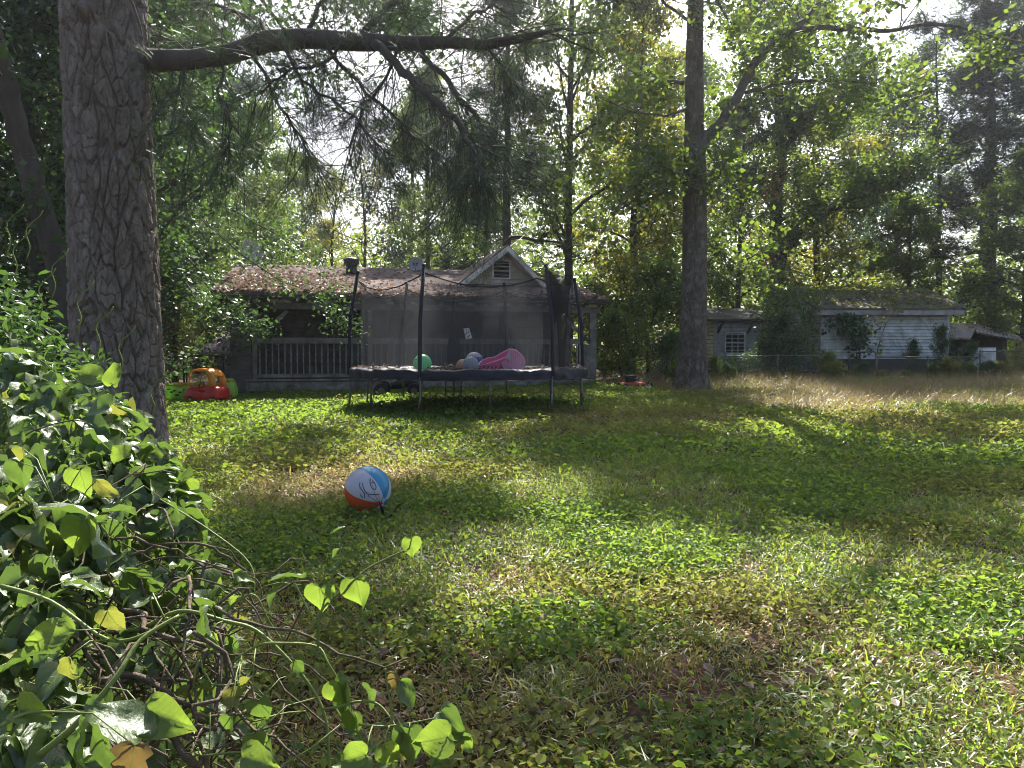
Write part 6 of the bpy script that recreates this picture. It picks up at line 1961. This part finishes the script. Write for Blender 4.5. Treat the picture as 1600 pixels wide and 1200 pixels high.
DTH = ([400, 470, 560, 620, 720, 800, 900, 1000, 1100, 1200, 1300], [3.3, 3.1, 2.55, 2.35, 2.05, 1.85, 1.7, 1.55, 1.42, 1.3, 1.25])
SIL = ([-200, 0, 60, 120, 200, 250, 290, 320, 345, 380, 420], [420, 480, 545, 605, 628, 680, 750, 845, 940, 1020, 1165])
def build_heap():
    rng = np.random.default_rng(101)
    t = thing('vine_heap', 'heap of leafy vines with heart-shaped leaves filling the lower left corner', 'vines')
    # --- candidates
    cand = []
    n = 0
    while n < 2050:
        px = rng.uniform(-180, 420); s = np.interp(px, *SIL)
        py = s + (1260 - s) * rng.random() ** 1.15
        if py > 1250: continue
        if mnoise.noise(Vector((px * .016, py * .016, 4.4))) > .12 and rng.random() < .8: continue
        if py > 840 and px > 40 and rng.random() < .68: continue
        if py > 1000 and px > 260 and rng.random() < .7: continue
        d = np.interp(py, *DTH) + max(0, (px - 100)) * .0012
        lay = rng.random()
        d2 = d + (.0 if lay < .35 else rng.uniform(.05, .75))
        p = W(px, py, d2)
        if p[2] < gzf(p[0], p[1]) + .05: continue
        cand.append((px, py, d2, lay, p)); n += 1
    hero = []
    rest = []
    for c in cand:
        px, py, d, lay, p = c
        inside = 0 < px < 420 and py < 1200
        (hero if (lay < .35 and inside and len(hero) < 225) else rest).append(c)
    def orient(px, py):
        """mostly near-horizontal leaves shingled outward with drooping tips"""
        az = rng.uniform(0, 2 * pi)
        out = np.array([.5, -.7, 0]) * .7 + np.array([cos(az), sin(az), 0]) * .9
        L = out + np.array([0, 0, rng.normal(-.55, .5)])
        Nn = np.array([rng.normal(0, .45), rng.normal(-.25, .45), 1.0])
        if rng.random() < .20: Nn = np.array([rng.normal(0, .5), -1.0, rng.normal(.2, .4)]); L = L * .4 + np.array([0, 0, -1.0])
        return L, Nn
    PET = []
    for px, py, d, lay, p in hero:
        L, Nn = orient(px, py)
        sz = rng.uniform(.045, .115) * (1.0 if py < 900 else .92) * (.8 if py < 520 else 1)
        r = rng.random()
        mat = 'vleaf' if r < .90 else ('vleaf_lime' if r < .975 else 'vleaf_yel')
        kind = 'h' if rng.random() < .62 else 'o'
        put_leaf(t, kind, int(rng.integers(0, 5)), mat, p, L, Nn, sz)
        PET.append((p, L / np.linalg.norm(L), sz))
    # --- the rest joined
    VV, FF, UVs, MI = [], [], [], []; b = 0
    mats = [M['vleaf'], M['vleaf_lime'], M['vleaf_yel']]
    for px, py, d, lay, p in rest:
        src = (HEART + OVATE)[int(rng.integers(0, 8))]
        L, Nn = orient(px, py); R = np.array(frame(L, Nn)); sz = rng.uniform(.03, .085)
        # coarser copy: every other row/column
        v = src[1].reshape(11, 9, 3)[::2, ::2].reshape(-1, 3); 
        v = v @ R.T * sz + p
        VV.append(v); i, j = np.meshgrid(np.arange(5), np.arange(4), indexing='ij'); a = (i * 5 + j).ravel()
        FF.append(np.stack([a, a + 1, a + 6, a + 5], -1) + b); b += 30
        r = rng.random(); MI.append(np.full(20, 0 if r < .94 else (1 if r < .975 else 2)))
        ii, jj = np.meshgrid(np.linspace(0, 1, 6), np.linspace(0, 1, 5), indexing='ij'); UVs.append(np.stack([jj.ravel(), ii.ravel()], -1))
    v = np.concatenate(VV); f = np.concatenate(FF)
    me = np_mesh('foliage', v, f, mats, np.concatenate(MI), True)
    ul = me.uv_layers.new(name='UVMap'); uv = np.concatenate(UVs)[f.ravel()]
    ul.data.foreach_set('uv', uv.astype(np.float32).ravel())
    link('foliage', me, t, kind='stuff')
    # --- small leaved creeper at the top left (finer)
    q = []
    for _ in range(260):
        px = rng.uniform(-60, 150); py = np.interp(px, *SIL) + rng.uniform(-45, 60); q.append(W(px, py, rng.uniform(2.9, 3.5)))
    q = np.repeat(np.array(q), 5, 0) + rng.normal(0, .05, (1300, 3))
    vv, nn = leafquads(q, .5, .045, rng, .45)
    link('small_foliage', np_mesh('small_foliage', vv, leafquad_faces(nn), M['leaf_c']), t, kind='stuff')
    # --- stems
    mb = MB(); mg = MB()
    for p, L, sz in PET:
        e = p - L * sz * .45 + np.array([0, .03, -.03]); mg.tube([p, (p + e) / 2 + np.array([0, 0, .006]), e], [.0011, .0013, .0016], 4)
    def wander(px0, py0, d0, px1, py1, d1, r, g=False, sag=.0, nseg=10, amp=.02):
        A = W(px0, py0, d0); B = W(px1, py1, d1); P = []
        ph = rng.uniform(0, 6); off = rng.normal(0, 1, 3)
        for k in range(nseg + 1):
            u = k / nseg
            P.append(A + (B - A) * u + off * amp * sin(pi * u) + rng.normal(0, amp * .10, 3) + off[::-1] * amp * .5 * sin(3 * pi * u + ph) + np.array([0, 0, sag * sin(pi * u)]))
        (mg if g else mb).tube(P, [r * (1 - .4 * k / nseg) for k in range(nseg + 1)], 6)
        return P
    for _ in range(150):
        px = rng.uniform(-50, 330); py = rng.uniform(np.interp(px, *SIL) + 60, 1230); d = np.interp(py, *DTH) + rng.uniform(.05, .5)
        a = rng.uniform(-.2, 3.6); L = rng.uniform(60, 220)
        wander(px, py, d, px + L * cos(a), min(1260, py + L * sin(a) * .8), d + rng.uniform(-.25, .25), rng.uniform(.0014, .0034), rng.random() < .3, rng.normal(.0, .05), amp=.04)
    # woody tangle
    for (x0, y0, x1, y1, r, s) in ((150, 1060, 320, 1140, .009, .05), (170, 960, 360, 1130, .007, .0), (60, 950, 280, 1080, .006, .01), (230, 1130, 320, 1200, .008, -.02), (100, 1020, 240, 980, .005, .03), (20, 870, 120, 950, .006, .02), (240, 1140, 380, 1150, .006, .01),
                                  (150, 880, 260, 1000, .005, .0), (0, 1120, 200, 1080, .006, .03), (180, 1210, 290, 1120, .007, .0), (300, 900, 310, 1150, .004, 0), (330, 1010, 300, 1100, .005, 0), (120, 860, 330, 890, .004, .03), (200, 870, 400, 900, .004, .03)):
        wander(x0, y0, np.interp(y0, *DTH) + .1, x1, y1, np.interp(y1, *DTH) + .15, r, False, s, 14, .03)
    for _ in range(55):
        x0 = rng.uniform(60, 380); y0 = rng.uniform(880, 1120)
        wander(x0, y0, np.interp(y0, *DTH) + rng.uniform(0, .4), x0 + rng.normal(40, 120), y0 + rng.uniform(-40, 160), np.interp(y0, *DTH) + rng.uniform(0, .4), rng.uniform(.0018, .0045), False, rng.normal(0, .05), 10, .05)
    part('woody_stem', mb, M['vwood'], t, True, kind='stuff')
    part('green_stem', mg, M['vstem'], t, True, kind='stuff')
    # curling tendrils at the top left
    mt = MB()
    for (x, y) in ((20, 440), (80, 470), (60, 500), (120, 520), (150, 560), (185, 590), (40, 410), (235, 660), (10, 400)):
        d = 3.0 if x < 100 else 2.6
        P = [W(x + 14 * sin(k * .9) * (k / 9) + k * 1.5, y - k * 9, d) for k in range(10)]
        mt.tube(P, .0022, 4)
    part('tendril', mt, M['vstem'], t, True, kind='stuff')
    # --- small bottle-like pale scraps under the leaves
    return t
heap = build_heap()

def hero_spray(name, label, stems, leaves, cat='vine'):
    """stems: list of (pixel path with depth, radius, woody); leaves: px, py (base), size px, depth, tip angle deg in the picture, facing, kind, idx, mat"""
    t = thing(name, label, cat)
    rng = np.random.default_rng(len(leaves) * 7 + 1); SP = []
    for path, r, woody in stems:
        P = [W(*q) for q in path]; P2 = []
        for i in range(len(P) - 1):
            p0 = P[max(i - 1, 0)]; p1 = P[i]; p2 = P[i + 1]; p3 = P[min(i + 2, len(P) - 1)]
            for k in range(5):
                u = k / 5; P2.append(.5 * ((2 * p1) + (p2 - p0) * u + (2 * p0 - 5 * p1 + 4 * p2 - p3) * u * u + (3 * p1 - p0 - 3 * p2 + p3) * u ** 3))
        P2.append(P[-1])
        mb = MB(); mb.tube(P2, [r * (1 - .45 * i / len(P2)) for i in range(len(P2))], 7)
        part('stem', mb, M['vwood'] if woody else M['vstem'], t, True); SP += P2
    mp = MB()
    for (px, py, sz, d, ang, facing, kind, idx, mat) in leaves:
        a = radians(ang)
        q0 = W(px, py, d); q1 = min(SP, key=lambda s_: np.linalg.norm(s_ - q0)); dist = np.linalg.norm(q1 - q0)
        if .004 < dist < .30: mp.tube([q1, (q0 + q1) / 2 + np.array([0, 0, .12 * dist]), q0], [.0016, .0013, .0011], 5)
        p = W(px, py, d); s = sz / F * d
        if facing == 'hang':      # hangs with its face to the camera: the sun shines through it
            L = np.array([cos(a), .12, sin(a)]); Nn = np.array([rng.normal(0, .18), -1, rng.normal(.25, .12)])
        elif facing == 'flat':    # lies nearly level and catches the sky
            L = np.array([cos(a), .25, sin(a)]); Nn = np.array([rng.normal(0, .1), .10, 1.0])
        elif facing == 'edge':
            L = np.array([cos(a), -.2, sin(a)]); Nn = np.array([-1.0, -.45, .35])
        else:                     # tilted up towards the sun, seen from below
            L = np.array([cos(a), -.1, sin(a)]); Nn = np.array([rng.normal(0, .2), -.75, .75])
        put_leaf(t, kind, idx, mat, p, L, Nn, s)
    part('petiole', mp, M['vstem'], t, True, kind='stuff')
    return t

hero_spray('vine', 'long vine arching from the heap over the lawn with bright heart leaves at its tips', [
    ([(110, 940, 1.75), (200, 985, 1.7), (280, 955, 1.68), (350, 970, 1.66), (400, 985, 1.64), (450, 1030, 1.62), (490, 1080, 1.6), (510, 1130, 1.58), (515, 1210, 1.56)], .0052, False),
    ([(350, 1045, 1.62), (400, 1010, 1.62), (440, 1005, 1.62), (495, 1010, 1.62), (512, 1035, 1.6), (530, 1065, 1.6)], .0035, False),
    ([(497, 1010, 1.62), (500, 960, 1.62), (520, 935, 1.63), (555, 905, 1.64), (575, 888, 1.65), (610, 870, 1.66), (640, 857, 1.67)], .0030, False),
    ([(500, 965, 1.62), (512, 920, 1.64), (528, 880, 1.66), (532, 855, 1.68), (531, 830, 1.69)], .0022, False),
    ([(495, 975, 1.62), (480, 950, 1.63), (465, 920, 1.64), (458, 905, 1.65)], .0022, False),
    ([(250, 780, 1.95), (330, 830, 1.9), (390, 880, 1.85), (398, 930, 1.8)], .0022, False),
    ([(350, 960, 1.72), (370, 940, 1.72), (398, 930, 1.72), (420, 970, 1.72), (440, 1000, 1.72)], .0028, False),
    ([(180, 900, 1.85), (260, 870, 1.85), (340, 885, 1.85), (400, 905, 1.82), (410, 940, 1.8)], .0024, True),
], [
    (643, 842, 34, 1.67, -88, 'hang', 'h', 0, 'vleaf_lime'),
    (556, 905, 52, 1.64, -80, 'hang', 'h', 2, 'vleaf_lime'),
    (500, 918, 50, 1.63, -95, 'hang', 'h', 1, 'vleaf_lime'),
    (512, 913, 22, 1.63, -60, 'hang', 'o', 0, 'vleaf_lime'),
    (534, 825, 22, 1.69, 200, 'flat', 'h', 0, 'vleaf'),
    (530, 858, 18, 1.68, 215, 'flat', 'h', 1, 'vleaf'),
    (430, 905, 48, 1.66, 12, 'flat', 'h', 0, 'vleaf'),
    (440, 912, 52, 1.66, 228, 'flat', 'o', 1, 'vleaf'),
    (365, 895, 36, 1.75, -20, 'tilt', 'o', 0, 'vleaf_lime'),
    (378, 930, 26, 1.72, 200, 'flat', 'o', 2, 'vleaf_lime'),
    (378, 962, 28, 1.72, -110, 'hang', 'h', 3, 'vleaf_yel'),
    (323, 945, 74, 1.62, -93, 'edge', 'o', 1, 'vleaf'),
    (330, 985, 40, 1.62, -85, 'hang', 'o', 0, 'vleaf_lime'),
    (395, 1058, 36, 1.55, 210, 'flat', 'h', 1, 'vleaf_yel'),
    (372, 1090, 36, 1.52, 170, 'tilt', 'h', 3, 'vleaf_yel'),
    (405, 1095, 44, 1.5, -80, 'hang', 'h', 1, 'vleaf'),
    (398, 1148, 42, 1.46, -85, 'hang', 'h', 0, 'vleaf'),
    (360, 1120, 36, 1.46, -100, 'hang', 'h', 4, 'vleaf'),
    (460, 1030, 34, 1.6, -70, 'hang', 'o', 0, 'vleaf'),
])
hero_spray('vine', 'low vine with large green heart leaves at the bottom centre edge', [
    ([(505, 1108, 1.5), (530, 1104, 1.5), (560, 1096, 1.5), (590, 1100, 1.5), (612, 1125, 1.48), (625, 1150, 1.46)], .0030, False),
    ([(610, 1220, 1.45), (612, 1120, 1.48), (605, 1070, 1.5), (602, 1045, 1.5)], .0028, False),
    ([(560, 1132, 1.46), (600, 1135, 1.46), (640, 1130, 1.46), (680, 1122, 1.46)], .0025, False),
    ([(575, 1215, 1.44), (565, 1160, 1.46), (555, 1140, 1.46)], .0022, False),
], [
    (540, 1064, 84, 1.52, -86, 'edge', 'h', 0, 'vleaf'),
    (528, 1066, 50, 1.52, -80, 'hang', 'h', 2, 'vleaf_lime'),
    (553, 1112, 44, 1.5, -100, 'hang', 'h', 4, 'vleaf'),
    (565, 1068, 42, 1.5, -50, 'flat', 'o', 1, 'vleaf'),
    (625, 1062, 60, 1.5, -62, 'tilt', 'o', 0, 'vleaf'),
    (618, 1052, 34, 1.5, -105, 'hang', 'o', 2, 'vleaf_brown'),
    (640, 1138, 58, 1.44, -90, 'tilt', 'h', 0, 'vleaf'),
    (625, 1145, 62, 1.44, -70, 'hang', 'o', 1, 'vleaf_yel'),
    (700, 1152, 64, 1.4, 195, 'hang', 'h', 0, 'vleaf_lime'),
    (572, 1180, 56, 1.38, 200, 'hang', 'h', 2, 'vleaf_lime'),
    (600, 1168, 44, 1.4, -60, 'hang', 'h', 3, 'vleaf_lime'),
    (686, 1124, 56, 1.46, -48, 'edge', 'o', 1, 'vleaf'),
    (690, 1112, 46, 1.47, -40, 'tilt', 'h', 2, 'vleaf'),
    (722, 1150, 36, 1.46, -60, 'hang', 'o', 0, 'vleaf_lime'),
])
hero_spray('vine', 'vine with very large pale and lime leaves crossing the middle of the heap', [
    ([(0, 915, 1.55), (80, 940, 1.55), (170, 1000, 1.5), (240, 985, 1.48), (262, 965, 1.48)], .0045, False),
    ([(60, 1180, 1.28), (120, 1130, 1.3), (180, 1060, 1.34), (220, 1000, 1.4), (280, 962, 1.45)], .006, False),
    ([(85, 785, 1.58), (130, 800, 1.58), (170, 840, 1.58), (168, 900, 1.6)], .003, False),
    ([(0, 1135, 1.22), (40, 1115, 1.24), (85, 1112, 1.24)], .0035, False),
    ([(190, 780, 1.65), (172, 825, 1.62), (168, 880, 1.62)], .002, False),
], [
    (78, 795, 84, 1.42, -8, 'flat', 'h', 0, 'vleaf'),
    (150, 806, 66, 1.45, -75, 'edge', 'h', 2, 'vleaf'),
    (128, 815, 62, 1.42, -105, 'hang', 'h', 0, 'vleaf_lime'),
    (160, 800, 48, 1.5, 10, 'flat', 'o', 0, 'vleaf'),
    (125, 735, 52, 1.6, -85, 'hang', 'h', 1, 'vleaf_lime'),
    (150, 750, 42, 1.6, -50, 'hang', 'o', 1, 'vleaf_yel'),
    (35, 700, 30, 1.75, -95, 'hang', 'h', 4, 'vleaf_yel'),
    (30, 722, 46, 1.75, -90, 'hang', 'h', 0, 'vleaf'),
    (150, 590, 42, 2.2, 160, 'tilt', 'h', 0, 'vleaf_lime'),
    (175, 600, 34, 2.2, 80, 'hang', 'h', 2, 'vleaf_lime'),
    (170, 635, 46, 2.1, 190, 'tilt', 'h', 1, 'vleaf'),
    (195, 640, 46, 2.1, -30, 'flat', 'h', 0, 'vleaf'),
    (255, 780, 34, 1.9, -30, 'flat', 'o', 1, 'vleaf'),
    (120, 985, 84, 1.4, 190, 'tilt', 'o', 0, 'vleaf_lime'),
    (108, 1025, 50, 1.4, -100, 'hang', 'o', 1, 'vleaf_yel'),
    (168, 955, 46, 1.5, -70, 'hang', 'h', 3, 'vleaf_yel'),
    (215, 1150, 108, 1.2, 150, 'flat', 'h', 0, 'vleaf'),
    (150, 1105, 110, 1.25, -75, 'edge', 'o', 0, 'vleaf'),
    (140, 1120, 100, 1.22, -110, 'edge', 'o', 1, 'vleaf'),
    (230, 1115, 80, 1.25, -12, 'tilt', 'h', 2, 'vleaf_lime'),
    (210, 1165, 70, 1.15, -100, 'tilt', 'l', 0, 'vleaf_brown'),
    (30, 1110, 56, 1.25, -8, 'tilt', 'h', 4, 'vleaf_lime'),
    (0, 1050, 80, 1.4, 35, 'flat', 'o', 0, 'vleaf'),
    (100, 910, 50, 1.6, 0, 'flat', 'o', 1, 'vleaf'),
    (60, 920, 44, 1.6, 215, 'tilt', 'o', 0, 'vleaf'),
    (380, 1185, 60, 1.2, -8, 'tilt', 'h', 1, 'vleaf_lime'),
])
# ================================================================== thin haze, added for a veil of sun glare
def build_haze():
    m, nt, out = new_mat('haze')
    v = N(nt, 'ShaderNodeVolumePrincipled'); v.inputs['Color'].default_value = (.85, .9, 1, 1)
    v.inputs['Density'].default_value = HAZE; v.inputs['Anisotropy'].default_value = .72
    nt.links.new(v.outputs[0], out.inputs['Volume'])
    mb = MB(); mb.box(-120, 120, -30, 110, -3, 32)
    o = link('haze', mb.mesh('haze', m), kind='stuff', label='thin haze added in the yard air for a veil of sun glare')
HAZE = .0007
build_haze()
